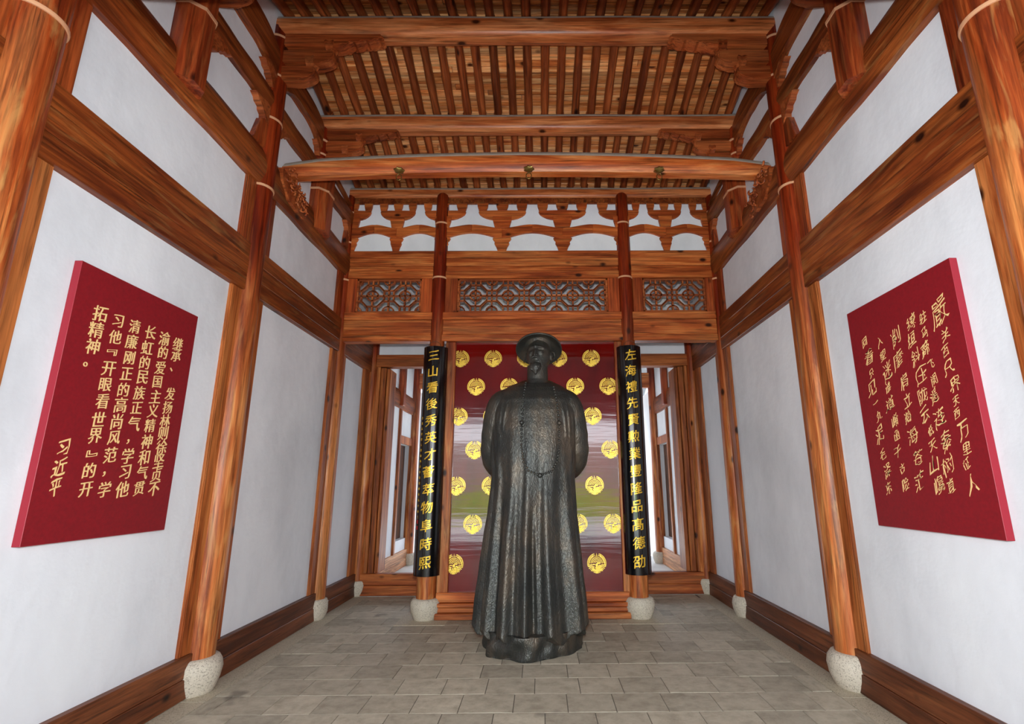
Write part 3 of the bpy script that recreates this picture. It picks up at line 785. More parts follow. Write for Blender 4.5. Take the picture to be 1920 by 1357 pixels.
# red lacquer panel with its frame
t = thing('lacquer_screen', 'tall red lacquered screen with gold roundels behind the statue', 'screen', (.04, 6.17, 0))
bm = NB(); box(bm, -.93, 1.045, 6.165, 6.2, .27, 3.16); mk('panel', bm, Lacquer, t)
for x0, x1 in ((-1.05, -.925), (1.04, 1.16)):
    bm = NB(); box(bm, x0, x1, 6.12, 6.2, .25, 3.16, .006); mk('jamb', bm, Wcol, t)
for z0, z1, yf in ((.17, .27, 6.1), (.125, .168, 6.06), (.07, .123, 6.08), (.002, .068, 6.05)):
    bm = NB(); box(bm, -1.05, 1.1, yf, 6.22, z0, z1, .006); mk('sill_board', bm, Wsill_x if z0 < .1 else Wbeam_x, t)
def medallion_mesh(r):
    bm = NB()
    def strip(r0, r1, a0, a1, y=.0, n=24):
        va = []
        for i in range(n+1):
            a = a0+(a1-a0)*i/n
            va.append([bm.verts.new((rr*math.cos(a), yy, rr*math.sin(a))) for rr, yy in ((r0, 0), (r0, -.005), (r1, -.005), (r1, 0))])
        for p, q in zip(va, va[1:]):
            for k in range(3): bm.faces.new((p[k], p[k+1], q[k+1], q[k]))
        bm.faces.new(va[0]); bm.faces.new(va[-1][::-1])
    d = math.radians
    for sg in (0, 1):
        def seg(a, b): return (d(a), d(b)) if sg == 0 else (d(180-b), d(180-a))
        a0, a1 = seg(-22, 76); strip(r*.93, r, a0, a1)
        a0, a1 = seg(-12, 70); strip(r*.8, r*.88, a0, a1)
        a0, a1 = seg(0, 64); strip(r*.71, r*.77, a0, a1)
    for k in range(4): strip(r*(.14+.14*k), r*(.205+.14*k), d(14-5*k), d(166+5*k), n=20)
    for a in (-26, -13, 0, 13, 26):
        x = r*.95*math.sin(d(a)); z = r*(1.04 if a == 0 else .92)*math.cos(d(a))
        prism(bm, [(x*.8-.006, r*.68), (x*.8+.006, r*.68), (x*1.02, z)], 1, 0, -.005)
    for k in range(7):
        for sg in (-1, 1):
            a = d(-12-10*k); c, s_ = math.cos(a)*sg, math.sin(a)
            i, o = r*(.5 if k < 5 else .62), r*(.96-.05*(k % 2)); nx, nz = -s_*.0052, c*.0052
            prism(bm, [(c*i-nx*.5, s_*i-nz*.5), (c*o-nx, s_*o-nz), (c*o*1.04, s_*o*1.04), (c*o+nx, s_*o+nz), (c*i+nx*.5, s_*i+nz*.5)], 1, 0, -.005)
    for (cx, cz, a, b) in ((.12, -.46, .3, .17), (.34, -.28, .18, .12), (.0, -.72, .34, .13), (-.36, -.6, .17, .13), (.42, -.62, .16, .12), (0, -.92, .22, .08), (.0, -.2, .13, .2), (-.3, -.12, .17, .06), (.2, .0, .2, .08), (-.34, -.36, .12, .07)):
        pts = [(cx*r+a*r*math.cos(2*PI*i/14), cz*r+b*r*math.sin(2*PI*i/14)) for i in range(14)]
        prism(bm, pts, 1, 0, -.0058)
    bmesh.ops.recalc_face_normals(bm, faces=bm.faces)
    me = bpy.data.meshes.new('roundel'); bm.to_mesh(me); bm.free(); me.materials.append(GoldM); return me
mm = medallion_mesh(.108)
rows = [2.955, 2.60, 2.235, 1.835, 1.42, .99, .56]
for i, z in enumerate(rows):
    xs = [-.87, -.465, -.06, .345, .75, 1.155] if i % 2 == 0 else [-.668, -.263, .142, .547, .952]
    for x in xs:
        if x < -.95 or x > 1.06: continue
        me = mm
        if x < -.93+.108 or x > 1.045-.108:   # clipped by the frame
            bm = NB(); bm.from_mesh(mm)
            xl = -.928-x if x < 0 else 1.042-x
            bmesh.ops.bisect_plane(bm, geom=list(bm.verts)+list(bm.edges)+list(bm.faces), plane_co=(xl, 0, 0), plane_no=(-1 if x < 0 else 1, 0, 0), clear_outer=True)
            if not bm.faces: bm.free(); continue
            me = bpy.data.meshes.new('roundel'); bm.to_mesh(me); bm.free(); me.materials.append(GoldM)
        o = bpy.data.objects.new('roundel', me); COL.objects.link(o); o.parent = t; o.location = Vector((x, 6.165, z))-Vector(t['_o'])

# ------------------------------------------------------------------ rear doorways (level C)
bm = NB()
box(bm, -WX, WX, C-.01, C+.13, 3.31, roofz(C+.2)+.02)
box(bm, -1.0, 1.0, C-.01, C+.13, 0, 3.31)
wall_rear = struct('wall_rear', bm, Plaster)
for s in (-1, 1):
    t = thing('door_%d' % (1 if s < 0 else 2), None, None, (s*1.6, C, 0)); t['kind'] = 'structure'
    for z0, z1, yf in ((.002, .13, C-.07), (.132, .275, C-.07)):
        bm = NB(); box(bm, s*1.0, s*2.32, yf, C+.05, z0, z1, .006); mk('threshold', bm, Wsill_x, t)
    bm = NB(); box(bm, s*1.0, s*2.34, C-.05, C+.12, 3.13, 3.31, .006); mk('lintel', bm, Wred_y if 0 else Wsill_x, t)
    bm = NB(); box(bm, s*2.235, s*2.4, C-.03, C+.2, .275, 3.13, .006); mk('jamb', bm, Wboard_z, t)
    bm = NB(); box(bm, s*2.155, s*2.23, C-.01, C+.3, .275, 3.12, .006); mk('jamb', bm, Wboard_z, t)
    bm = NB(); box(bm, s*2.10, s*2.15, C+.02, C+.34, .275, 3.11, .006); mk('jamb', bm, Wboard_z, t)
# upper rear gallery beam
bm = NB(); box(bm, -2.3, 2.3, FF-.06, FF+.06, 3.3, 3.6, .01); prop(mk('gallery_beam', bm, Wpur_x), 'plain cross beam of the rear gallery behind the doorways', 'beam')

# ------------------------------------------------------------------ couplet boards and wall panels: lettering
def glyph(ch, thin=0., nib=.0, nibdir=(1, 0)):
    """one character as flat bmesh centred in a unit square, brush-like weight"""
    cu = bpy.data.curves.new('g', 'FONT'); cu.body = ch; cu.size = 1; cu.resolution_u = 3
    ob = bpy.data.objects.new('g', cu); COL.objects.link(ob)
    dg = bpy.context.evaluated_depsgraph_get(); dg.update()
    me = ob.evaluated_get(dg).to_mesh()
    bm = NB(); bm.from_mesh(me)
    ob.evaluated_get(dg).to_mesh_clear(); COL.objects.unlink(ob); bpy.data.objects.remove(ob); bpy.data.curves.remove(cu)
    bmesh.ops.remove_doubles(bm, verts=bm.verts, dist=1e-5)
    for f in bm.faces:
        if f.normal.z < 0: f.normal_flip()
    if not bm.verts: return bm
    # boundary normals
    nv = {}
    for e in bm.edges:
        if len(e.link_faces) == 1:
            f = e.link_faces[0]; lp = [l for l in f.loops if l.edge == e][0]
            d = (lp.link_loop_next.vert.co-lp.vert.co)
            if d.length < 1e-7: continue
            d.normalize(); n = Vector((d.y, -d.x, 0))
            for v in e.verts: nv[v] = nv.get(v, Vector())+n
    mv = []
    nd = Vector((*nibdir, 0)).normalized()
    for v, n in nv.items():
        if n.length < 1e-6: continue
        n.normalize(); mv.append((v, n*thin+nd*(n.dot(nd))*nib))
    for v, m in mv: v.co += m
    x0 = min(v.co.x for v in bm.verts); x1 = max(v.co.x for v in bm.verts); z0 = min(v.co.y for v in bm.verts); z1 = max(v.co.y for v in bm.verts)
    cx, cz = .5, .37
    if ch not in '、，。': cx, cz = (x0+x1)/2, (z0+z1)/2
    for v in bm.verts: v.co.x -= cx; v.co.y -= cz
    return bm
def place_char(ch, parent, mat, mapf, size, th, shear=.12, warp=.02, thin=0., nib=.02, nibdir=(.8, .6), sx=1., sz=1., rot=0., cut=0):
    bm = glyph(ch, thin, nib, nibdir)
    if not bm.verts: bm.free(); return
    for k in range(-cut, cut+1):   # extra edges so that wide strokes follow a curved board
        bmesh.ops.bisect_plane(bm, geom=list(bm.verts)+list(bm.edges)+list(bm.faces), plane_co=(k*.5/(cut+.5), 0, 0), plane_no=(1, 0, 0))
    sd = Vector((R.uniform(0, 50), R.uniform(0, 50), 0))
    cr, sr = math.cos(rot), math.sin(rot)
    for v in bm.verts:
        x, z = v.co.x*sx, (v.co.y+shear*v.co.x)*sz
        x += noise.noise(Vector((x*3, z*3, 0))+sd)*warp*2; z += noise.noise(Vector((x*3, z*3, 9))+sd)*warp*2
        v.co = Vector((x*cr-z*sr, x*sr+z*cr, 0))*size
    r = bmesh.ops.extrude_face_region(bm, geom=list(bm.faces))
    nvs = [g for g in r['geom'] if isinstance(g, bmesh.types.BMVert)]
    top = set(nvs)
    for v in bm.verts: v.co = Vector(mapf(v.co.x, v.co.y, th if v in top else 0.))
    mk('character', bm, mat, parent)
def couplet(s, xc, text, small, label):
    yc = B-.02; rb = .152; z0, z1 = .455, 3.075; half = 1.32
    t = thing('couplet_board', label, 'couplet board', (xc, yc, z0))
    bm = NB(); pts = []
    n = 22
    for i in range(n+1):
        a = -half+2*half*i/n; pts.append((xc+rb*math.sin(a), yc-rb*math.cos(a)))
    for i in range(n+1):
        a = half-2*half*i/n; pts.append((xc+(rb-.018)*math.sin(a), yc-(rb-.018)*math.cos(a)))
    prism(bm, pts, 2, z0, z1); mk('board', bm, Black, t, 'auto')
    def mapc(cx, cz, size=1):
        def f(u, v, h):
            a = (cx+u)/rb; r = rb+.0005+h; return (xc+r*math.sin(a), yc-r*math.cos(a), cz+v)
        return f
    zt, zb = 2.955, .60
    for i, ch in enumerate(text):
        z = zt+(zb-zt)*i/(len(text)-1)
        place_char(ch, t, Gold, mapc(R.uniform(-.006, .006), z), .142, .004, .16, .018, .002, .022, (.75, .66), cut=5)
    if small:
        for i, ch in enumerate(small):
            place_char(ch, t, Gold, mapc(-.125, 2.2-1.12*i/(len(small)-1)), .032, .002, .1, .02, -.012, .0)
        for z in (1.03, .965):
            bm = NB(); f = mapc(-.125, z)
            q = [[bm.verts.new(f(u, v, .002)) for u in (-.012, .012)] for v in (-.02, .02)]
            bm.faces.new((q[0][0], q[0][1], q[1][1], q[1][0])); mk('seal', bm, Seal, t)
    bm = NB(); pts = [(xc+.075*math.cos(PI*i/14), yc-.13, z1-.01+.07*math.sin(PI*i/14)) for i in range(15)]
    tube(bm, pts, .003, 5); mk('hanging_wire', bm, Wire, t, True)
couplet(-1, -1.165, '三山看後秀英才薈萃物阜時熙', '己丑孟夏望人魏山林沐手敬書時年九十有三', 'black curved board with gold characters and small red seals on the left column')
couplet(1, 1.21, '左海禮先賢勲業豐隆品髙德劭', '', 'black curved board with gold characters and no seals on the right column')

def wallpanel(s, label):
    x = s*(WX-.001); th = .042; y0, y1, z0, z1 = 2.575, 3.535, 1.16, 2.63
    t = thing('wall_panel', label, 'panel', (x, (y0+y1)/2, z0))
    bm = NB(); box(bm, x, x-s*th, y0, y1, z0, z1, .0015)
    for f in bm.faces: f.material_index = 0 if abs(f.normal.x) > .9 else 1
    bm.normal_update()
    o = mk('board', bm, [RedBoard, RedEdge], t)
    for p in o.data.polygons: p.material_index = 0 if abs(p.normal.x) > .9 else 1
    xf = x-s*th
    # left wall: reader's left is near end?  the reader stands inside looking at the wall
    def mapc(u0, zc):
        # u0 measured from reader's left edge of the board
        def f(u, v, h):
            y = (y0+u0+u) if s < 0 else (y1-u0-u)
            return (xf-s*(.0004+h), y, zc+v)
        return f
    return t, mapc
t, mp = wallpanel(-1, 'dark red panel of upright pale gold writing on the left wall')
cols = ['继承、 发扬林则徐坚贞不', '渝的爱国主义精神和气贯', '长虹的民族正气，学习他', '清廉刚正的高尚风范，学', '习他『开眼看世界』的开', '拓精神。']
ux = [.805, .68, .55, .422, .297, .168]
VERT = {'『': '﹃', '』': '﹄', '，': '，', '、': '、'}
for c_, u0 in zip(cols, ux):
    z = 2.385; st = (2.385-1.425)/max(10., len(c_)-1)
    for i, ch in enumerate(c_):
        if ch == ' ': continue
        zz = z-st*i
        if ch in '、，。':
            place_char(ch, t, Cream, mp(u0+.0, zz+.012), .082, .002, 0, .0, .006, .01); continue
        g = VERT.get(ch, ch)
        place_char(g, t, Cream, mp(u0+R.uniform(-.004, .004), zz+R.uniform(-.004, .004)), .095*R.uniform(.92, 1.06), .002, .15, .018, -.002, .016, (.85, .5))
for ch, z in zip('习近平', (1.637, 1.536, 1.437)):
    place_char(ch, t, Cream, mp(.119, z), .09, .002, .3, .05, -.012, .028, (.5, .86), .9 if ch != '平' else .7, 1.05)
t, mp = wallpanel(1, 'dark red panel of thin flowing cursive writing on the right wall')
ccols = ['嚴关百尺界天西万里征人', '驻马蹄飞阁遥连秦树直', '缭垣斜压陇云低天山巉', '削摩肩立瀚海苍茫', '入望迷谁道崤函千古险', '回看只见一丸泥毛泽东']
ux = [.825, .69, .595, .455, .315, .165]
ztop = [2.40, 2.37, 2.38, 2.35, 2.34, 2.37]
for ci, (c_, u0) in enumerate(zip(ccols, ux)):
    n = len(c_); zb = 1.41; rr = random.Random(ci+3)
    ws = [rr.uniform(.7, 1.25) for _ in c_]
    if ci == 0: ws[0] = 1.8
    if ci == 5: ws[6] = 1.3
    tot = sum(ws); z = ztop[ci]+.05; H = z-zb+.04
    for i, ch in enumerate(c_):
        h = H*ws[i]/tot; zc = z-h/2; z -= h
        if ci == 5 and i >= 7: zc -= .02
        dens = 1. if ws[i] > 1 else .86
        place_char(ch, t, Cream, mp(u0+.014*math.sin(i*1.9+ci), zc), min(.105 if ws[i] < 1.7 else .15, h*.86)*dens, .002, .42, .075, -.025, .013, (.35, .94), rr.uniform(.78, .98), rr.uniform(.98, 1.15), rr.uniform(-.1, .06))

# ------------------------------------------------------------------ floor
bm = NB(); box(bm, -WX-.1, WX+.1, -1.3, 7.33, -.1, -.006); floor = struct('floor', bm, Grout)
tw, tp = .335, .305
fo = Vector(floor['_o'])
tile_me = []
for k in range(5):
    bm = NB(); box(bm, -.5, .5, -.5, .5, -.03, 0); me = bpy.data.meshes.new('tile'); bm.to_mesh(me); bm.free(); me.materials.append(Tile); tile_me.append(me)
y = 3.745-tp*7; row = 0
while y < 7.25:
    yb = min(y+tp, 7.32)
    x = -2.18-R.uniform(0, tw)
    off = (-1.56 - .18*(row % 2) + R.uniform(-.03, .03))
    x = off-tw*3
    while x < 2.18:
        w = tw*R.uniform(.92, 1.08)
        xa, xb = max(x, -2.18), min(x+w, 2.18)
        if xb-xa > .04:
            o = bpy.data.objects.new('tile', R.choice(tile_me)); COL.objects.link(o); o.parent = floor
            o.scale = (xb-xa-.006, yb-y-.006, 1); o.location = Vector(((xa+xb)/2, (y+yb)/2, R.uniform(-.0025, 0)))-fo
        x += w
    y += tp; row += 1
for s in (-1, 1):
    yy = 1.6
    while yy < 7.3:
        ln = R.uniform(.9, 1.5); ye = min(yy+ln, 7.32)
        bm = NB(); box(bm, s*2.184, s*2.36, yy+.003, ye-.003, -.03, -.001); mk('edge_slab', bm, Strip, floor); yy = ye
for s in (-1, 1):
    bm = NB(); x = -1.165 if s < 0 else 1.21
    box(bm, x-.27, x+.27, 5.86, 6.44, -.02, .002, .002); mk('column_pad', bm, Strip, floor)

# rear gallery floor, courtyard, front court
bm = NB(); box(bm, -2.6, 2.6, 7.33, 11.0, -.1, -.001); g = struct('floor', bm, Pave)
bm = NB(); box(bm, -14, 14, 11.0, 40, -.25, -.12); g = struct('floor', bm, Pave)
bm = NB(); box(bm, -14, 14, -30, -1.3, -.12, -.01); g = struct('floor', bm, Pave)
# wall and gate lintel above the front opening
bm = NB(); box(bm, -WX, WX, D-.02, D+.04, 4.2, roofz(D)+.02); struct('wall_front', bm, Plaster)
bm = NB(); box(bm, -WX+.1, WX-.1, D-.06, D+.1, 3.95, 4.3, .01); prop(mk('front_beam', bm, Wred_y), 'cross beam between the nearest columns above the view', 'beam')
bm = NB(); box(bm, -WX-.2, WX+.2, -1.72, -1.6, 3.1, 3.4, .01); prop(mk('eave_board', bm, Wred_y), 'fascia board along the front eave behind the camera', 'beam')
# far hall behind the rear courtyard
hall = thing('distant_hall', 'timber hall with grey roof across the sunny rear courtyard', 'building', (0, 22, -.12))
bm = NB(); prism(bm, [(19.2, 3.5), (26, 6.5), (26, 6.8), (19.0, 3.75)], 0, -9, 9); mk('roof', bm, GreyRoof, hall)
bm = NB(); box(bm, -9, 9, 22.5, 22.7, -.12, 5.2); mk('facade', bm, Wcol, hall)
for i, x in enumerate((-6.3, -3.9, -1.6, 1.6, 3.9, 6.3)):
    bm = NB(); lathe(bm, [(.2, -.12), (.2, 3.8)], (x, 19.8, 0), 16); mk('column', bm, Wcol, hall, 'auto')
for s in (-1, 1):
    bm = NB(); box(bm, s*5.2, s*5.4, 11, 19.5, -.12, 3.4); prop(mk('courtyard_wall', bm, Plaster), 'white side wall of the rear courtyard, %s' % SIDE[s], 'wall')
# front court: hedge and pale wall seen as reflections in the lacquer
bm = NB(); box(bm, -9, 9, -13.2, -13.0, -.01, 3.4); prop(mk('boundary_wall', bm, plain('pale_render', S(150, 140, 132), .8)), 'pale wall closing the front court behind the camera', 'wall')
bm = NB(); bmesh.ops.create_icosphere(bm, subdivisions=6, radius=1)
for v in bm.verts:
    q = v.co.copy(); v.co = Vector((q.x*4.5, -11+q.y*.8, .1+max(-.05, q.z)*1.25)); v.co += q*noise.noise(v.co*4)*.18
prop(mk('hedge', bm, Leaf, None, True), 'clipped green hedge in the front court behind the camera', 'hedge')

# ------------------------------------------------------------------ statue
def statue():
    sx, sy = .03, 5.14
    T = thing('bronze_statue', 'dark bronze statue of a robed man in a brimmed hat standing before the red screen', 'statue', (sx, sy, 0))
    bm = NB()
    def interp(tab, z):
        if z <= tab[0][0]: return tab[0][1:]
        for a, b in zip(tab, tab[1:]):
            if z <= b[0]:
                f = (z-a[0])/(b[0]-a[0]); f = f*f*(3-2*f)*.35+f*.65
                return tuple(p+(q-p)*f for p, q in zip(a[1:], b[1:]))
        return tab[-1][1:]
    #       z    a     b    fold  xs
    tab = [(.13, .505, .41, .034, 0), (.38, .49, .385, .032, .002), (.67, .46, .36, .028, .004), (.97, .435, .335, .022, .006), (1.18, .415, .32, .016, .01),
           (1.48, .40, .305, .009, .015), (1.75, .42, .30, .004, .02), (1.95, .43, .285, .003, .024), (2.12, .435, .265, .003, .028), (2.24, .41, .24, .002, .032),
           (2.34, .375, .2, .001, .036), (2.405, .28, .17, 0, .04), (2.46, .155, .135, 0, .05)]
    N = 260; rows_ = 150; rings = []
    for j in range(rows_+1):
        z = .13+(2.46-.13)*j/rows_
        a, b, fo_, xs = interp(tab, z)
        ring = []
        for i in range(N):
            th = 2*PI*i/N   # 0 = front (-Y)
            e = .9
            cx = math.sin(th); cyy = -math.cos(th)
            ux_ = math.copysign(abs(cx)**e, cx); uy_ = math.copysign(abs(cyy)**e, cyy)
            ph = th+.10*math.sin(2*th+1)+.05*math.sin(5*th)
            fold = math.cos(13*ph+.6*math.sin(z*2))
            fold = math.copysign(abs(fold)**.8, fold)+.4*math.cos(5*ph+1.3)+.25*math.cos(29*ph+z)
            d = fo_*fold
            # front slit
            dth = (th+PI) % (2*PI)-PI
            if z < 1.25:
                g = max(0, 1-abs(dth-.02*(1.2-z))/(.05+.03*(1.25-z))); d -= g*.05*min(1, (1.25-z)/.5)
            # diagonal drapery on the chest sides
            if 1.3 < z < 2.1: d += .004*math.sin(22*dth+z*14)*max(0, 1-abs(abs(dth)-1.1)/.5)
            hem = 0
            zz = z
            if j < 6: zz += (6-j)/6*(.045*math.cos(13*ph+.6)+.05*(1-abs(cyy))*1.0)
            if z > 2.25: zz += -.05*math.cos(th)*min(1, (z-2.25)/.2)
            ring.append(bm.verts.new((xs+ux_*(a+d), uy_*(b+d), zz)))
        rings.append(ring)
    for p, q in zip(rings, rings[1:]):
        for i in range(N): bm.faces.new((p[i], p[(i+1) % N], q[(i+1) % N], q[i]))
    bm.faces.new(rings[0][::-1]); bm.faces.new(rings[-1])
    # sleeves, hands behind the back
    for s in (-1, 1):
        x_ = lambda v: .03+s*v
        pts = [(x_(.2), .0, 2.27), (x_(.325), -.01, 2.22), (x_(.38), -.0, 2.06), (x_(.405), .03, 1.88), (x_(.41), .07, 1.74), (x_(.38), .15, 1.63), (x_(.30), .25, 1.57), (x_(.2), .33, 1.55)]
        rad = [.12, .14, .135, .13, .13, .125, .115, .1]
        # resample
        P = []; Rr = []
        for k in range(len(pts)-1):
            for f in range(8):
                u = f/8
                def cr(i0, comp):
                    g = lambda ii: pts[max(0, min(len(pts)-1, ii))][comp]
                    p0, p1, p2, p3 = g(i0-1), g(i0), g(i0+1), g(i0+2)
                    return .5*((2*p1)+(-p0+p2)*u+(2*p0-5*p1+4*p2-p3)*u*u+(-p0+3*p1-3*p2+p3)*u**3)
                P.append(tuple(cr(k, c) for c in range(3))); Rr.append(rad[k]+(rad[k+1]-rad[k])*u)
        Rr = [r*(1+.02*math.sin(i*.9)*(i > 18)) for i, r in enumerate(Rr)]
        tube(bm, P, Rr, 28)
        ellip(bm, P[0], (.12, .12, .12))
        for q0, q1, rr0 in (((.265, 2.2), (.30, 1.86), .013), ((.31, 2.24), (.335, 1.80), .015), ((.355, 2.2), (.36, 1.9), .012)):
            Q = []
            for f in range(9):
                u = f/8; xx = q0[0]+(q1[0]-q0[0])*u+.01*math.sin(u*3); zz = q0[1]+(q1[1]-q0[1])*u
                a_, b_ = interp(tab, zz)[:2]; yy = -b_*math.sqrt(max(.02, 1-min(.98, (xx/a_)**2)))
                Q.append((x_(xx), yy-.002, zz))
            tube(bm, Q, [rr0*(.35+.9*math.sin(PI*(f+.6)/9.2)) for f in range(9)], 8)
        # hand
        hx = .03+s*.09
        ellip(bm, (hx, .40, 1.5), (.07, .035, .055))
        for k in range(4):
            fx = hx-s*.05; z = 1.53-k*.026
            tube(bm, [(hx-s*.01, .415, z), (fx-s*.02, .43, z-.01), (fx-s*.05, .43, z-.025), (fx-s*.06, .415, z-.035)], [.015, .014, .013, .010], 8)
        tube(bm, [(hx, .41, 1.55), (hx-s*.03, .44, 1.575), (hx-s*.07, .445, 1.565)], [.017, .015, .012], 8)
    # neck and collar
    NX = .06
    lathe(bm, [(.18, 2.34), (.145, 2.39), (.12, 2.43), (.108, 2.47), (.104, 2.62)], (NX, .0, 0), 32)
    tube(bm, [(NX+.142*math.sin(2*PI*i/40), -.01-.132*math.cos(2*PI*i/40), 2.44-.055*math.cos(2*PI*i/40)) for i in range(41)], .012, 8)
    # head, turned slightly to its right
    H = NB()
    res = bmesh.ops.create_uvsphere(H, u_segments=120, v_segments=90, radius=1)
    G = lambda v, c, sg: math.exp(-((v-c)/sg)**2)
    for v in res['verts']:
        q = v.co.copy(); z = q.z*.152; tp = max(0, -z-.02)/.13
        x = q.x*.108*(1-.30*tp**1.5); y = q.y*(.135-.012*tp); ax = abs(x)
        if q.y < .15:
            w = min(1, max(0, (.15-q.y)/.5)); d = 0
            d += .018*G(z, .043-.25*max(0, ax-.045), .010)*math.exp(-(x/.075)**4)+.004*G(ax, .012, .008)*G(z, .04, .012)
            d -= .024*G(ax, .040, .019)*G(z, .016, .014)
            d += .017*G(ax, .041, .013)*G(z, .011, .008)
            d += .009*G(z, .013+.011*(1-((ax-.041)/.022)**2), .0035)*G(ax, .041, .018)
            d += .008*G(z, .008-.012*(1-((ax-.041)/.022)**2), .004)*G(ax, .041, .018)
            if z > -.075:
                t_ = min(1, max(0, (.04-z)/.088)); d += (.010+.032*t_)*G(x, 0, .009+.008*t_)*(1 if z > -.048 else G(z, -.048, .011))
            d += .016*G(ax, .021, .009)*G(z, -.044, .011)
            d += .011*G(ax, .060, .02)*G(z, -.024, .022)
            ln = .024+(-.036-z)*.55
            if -.1 < z < -.03: d -= .007*G(ax, ln+.012, .006)
            if -.1 < z < -.03: d += .004*G(ax, ln+.026, .008)
            d += .010*G(z, -.077, .007)*G(x, 0, .026)+.010*G(z, -.096, .008)*G(x, 0, .024)-.006*G(z, -.0865, .0035)*G(x, 0, .028)
            d += .014*G(z, -.132, .018)*G(x, 0, .026)
            d -= .003*G(z, .072, .004)*G(x, 0, .05)+.003*G(z, .086, .004)*G(x, 0, .05)
            y -= d*w
        v.co = Vector((x, y, z))
    for s in (-1, 1):
        tube(H, [(s*.004, -.166, -.064), (s*.022, -.160, -.068), (s*.040, -.144, -.086), (s*.053, -.130, -.112), (s*.062, -.118, -.142)], [.006, .0085, .007, .005, .003], 7)
        ellip(H, (s*.112, .008, -.01), (.013, .03, .046))
        tube(H, [(s*.120, .0, -.048), (s*.134, .026, -.03), (s*.138, .034, .005), (s*.13, .022, .034), (s*.118, -.004, .034)], .0065, 6)
    rr = random.Random(2)
    ellip(H, (0, -.12, -.145), (.034, .032, .05))
    for k in range(60):
        a = rr.uniform(-1, 1); b = rr.uniform(0, 1)
        tube(H, [(a*.036, -.140+.03*b+.02*abs(a), -.108), (a*.042+rr.uniform(-.004, .004), -.152+.04*b+.02*abs(a), -.14), (a*.032+rr.uniform(-.01, .01), -.142+.045*b, -.175), (a*.012+rr.uniform(-.008, .008), -.125+.03*b, -.215+abs(a)*.03)], [.0055, .0065, .006, .003], 6)
    M = Matrix.Translation((.075, -.015, 2.725)) @ Matrix.Rotation(math.radians(-13), 4, 'Z') @ Matrix.Rotation(math.radians(-6), 4, 'X') @ Matrix.Diagonal((1.16, 1.14, 1.12, 1))
    bmesh.ops.transform(H, matrix=M, verts=H.verts)
    me = bpy.data.meshes.new('tmp'); H.to_mesh(me); H.free(); bm.from_mesh(me)
    bmesh.ops.translate(bm, verts=bm.verts, vec=(sx, sy, 0))
    body = mk('body', bm, Bronze, T)
    md = body.modifiers.new('r', 'REMESH'); md.mode = 'VOXEL'; md.voxel_size = .0062; md.use_smooth_shade = True
    md = body.modifiers.new('s', 'SMOOTH'); md.factor = .5; md.iterations = 2
    dg = bpy.context.evaluated_depsgraph_get(); dg.update()
    me = bpy.data.meshes.new_from_object(body.evaluated_get(dg)); body.modifiers.clear(); body.data = me
    for p in me.polygons: p.use_smooth = True
    # hat
    bm = NB(); seg = 56
    prof = [(.0, .205), (.03, .2), (.075, .17), (.105, .125), (.12, .085), (.16, .065), (.2, .045), (.222, .022), (.226, .008), (.22, .0), (.212, .006), (.19, .022), (.15, .045), (.12, .055), (.112, .03), (.1, .03), (.0, .06)]
    rings = []
    for r, h in prof:
        rings.append([bm.verts.new((max(r, .001)*math.cos(2*PI*i/seg), max(r, .001)*math.sin(2*PI*i/seg), h)) for i in range(seg)])
    for p, q in zip(rings, rings[1:]):
        for i in range(seg): bm.faces.new((p[i], p[(i+1) % seg], q[(i+1) % seg], q[i]))
    ellip(bm, (0, 0, .225), (.022, .022, .03))
    M = Matrix.Translation((sx+.075, sy+.01, 2.79)) @ Matrix.Rotation(math.radians(-8), 4, 'Z') @ Matrix.Rotation(math.radians(-30), 4, 'X') @ Matrix.Rotation(math.radians(-3), 4, 'Y') @ Matrix.Diagonal((1.07, 1.07, 1.05, 1))
    bmesh.ops.transform(bm, matrix=M, verts=bm.verts)
    mk('hat', bm, Bronze, T, True)
    # court beads
    bm = NB()
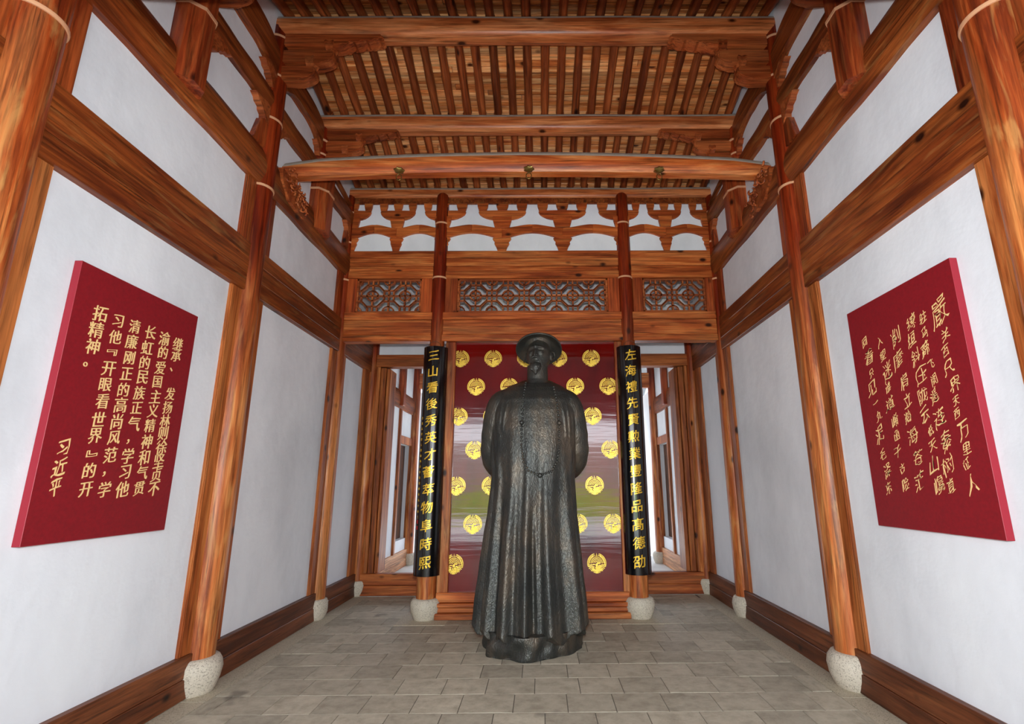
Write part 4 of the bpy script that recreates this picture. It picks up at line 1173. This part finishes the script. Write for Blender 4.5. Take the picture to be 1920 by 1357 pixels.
    K = [(982.6, 712), (979, 745), (976.5, 791), (976, 830), (980, 860), (989, 875), (1009, 883), (1029, 876), (1039, 860), (1043, 838), (1044, 791), (1040, 750), (1034, 716)]
    pts = [((x-1000)*.0053+.035+sx*0, 2.43-(y-712)*.00535) for x, y in K]
    dense = []
    for a, b in zip(pts, pts[1:]):
        for f in range(12): dense.append((a[0]+(b[0]-a[0])*f/12, a[1]+(b[1]-a[1])*f/12))
    acc = 0; last = dense[0]; out = [last]
    for p in dense[1:]:
        acc = math.dist(p, out[-1])
        if acc > .025: out.append(p)
    from mathutils.bvhtree import BVHTree
    tree = BVHTree.FromPolygons([v.co+Vector(body['_o']) for v in body.data.vertices], [tuple(p.vertices) for p in body.data.polygons])
    for i, (x, z) in enumerate(out):
        hit = tree.ray_cast(Vector((sx+x, sy-1.5, z)), Vector((0, 1, 0)))
        if hit[0] is None: continue
        big = any(abs(x-((kx-1000)*.0053+.035)) < .012 and abs(z-(2.43-(ky-712)*.00535)) < .012 for kx, ky in ((976.5, 791), (1009, 883), (1044, 791)))
        r = .024 if big else .0125
        ellip(bm, hit[0]+Vector((0, -.003, 0)), (r, r, r), None, 10, 7)
    bn = mk('bead_necklace', bm, Bronze, T, True); bn['kind'] = 'stuff'
    # rocky plinth
    bm = NB(); bmesh.ops.create_icosphere(bm, subdivisions=5, radius=1)
    for v in bm.verts:
        q = v.co.copy(); ang = math.atan2(q.y, q.x)
        rr_ = 1+.06*math.sin(3*ang+1)+.04*math.sin(7*ang)
        rad = min(1, math.hypot(q.x, q.y)*1.45); h = math.hypot(q.x, q.y) or 1
        zz = max(-1, min(1, q.z*2.2))
        v.co = Vector((q.x/h*rad*.455*rr_, q.y/h*rad*.42*rr_, .095+zz*.093)); v.co += Vector((q.x, q.y, 0))*noise.noise(v.co*9)*.05
        v.co.z = max(.001, v.co.z+noise.noise(v.co*12)*.02*(q.z > -.4))
        v.co += Vector((sx-.01, sy-.01, 0))
    mk('plinth', bm, Bronze, T, True)
statue()
for o in list(COL.objects):
    if '_o' in o: del o['_o']
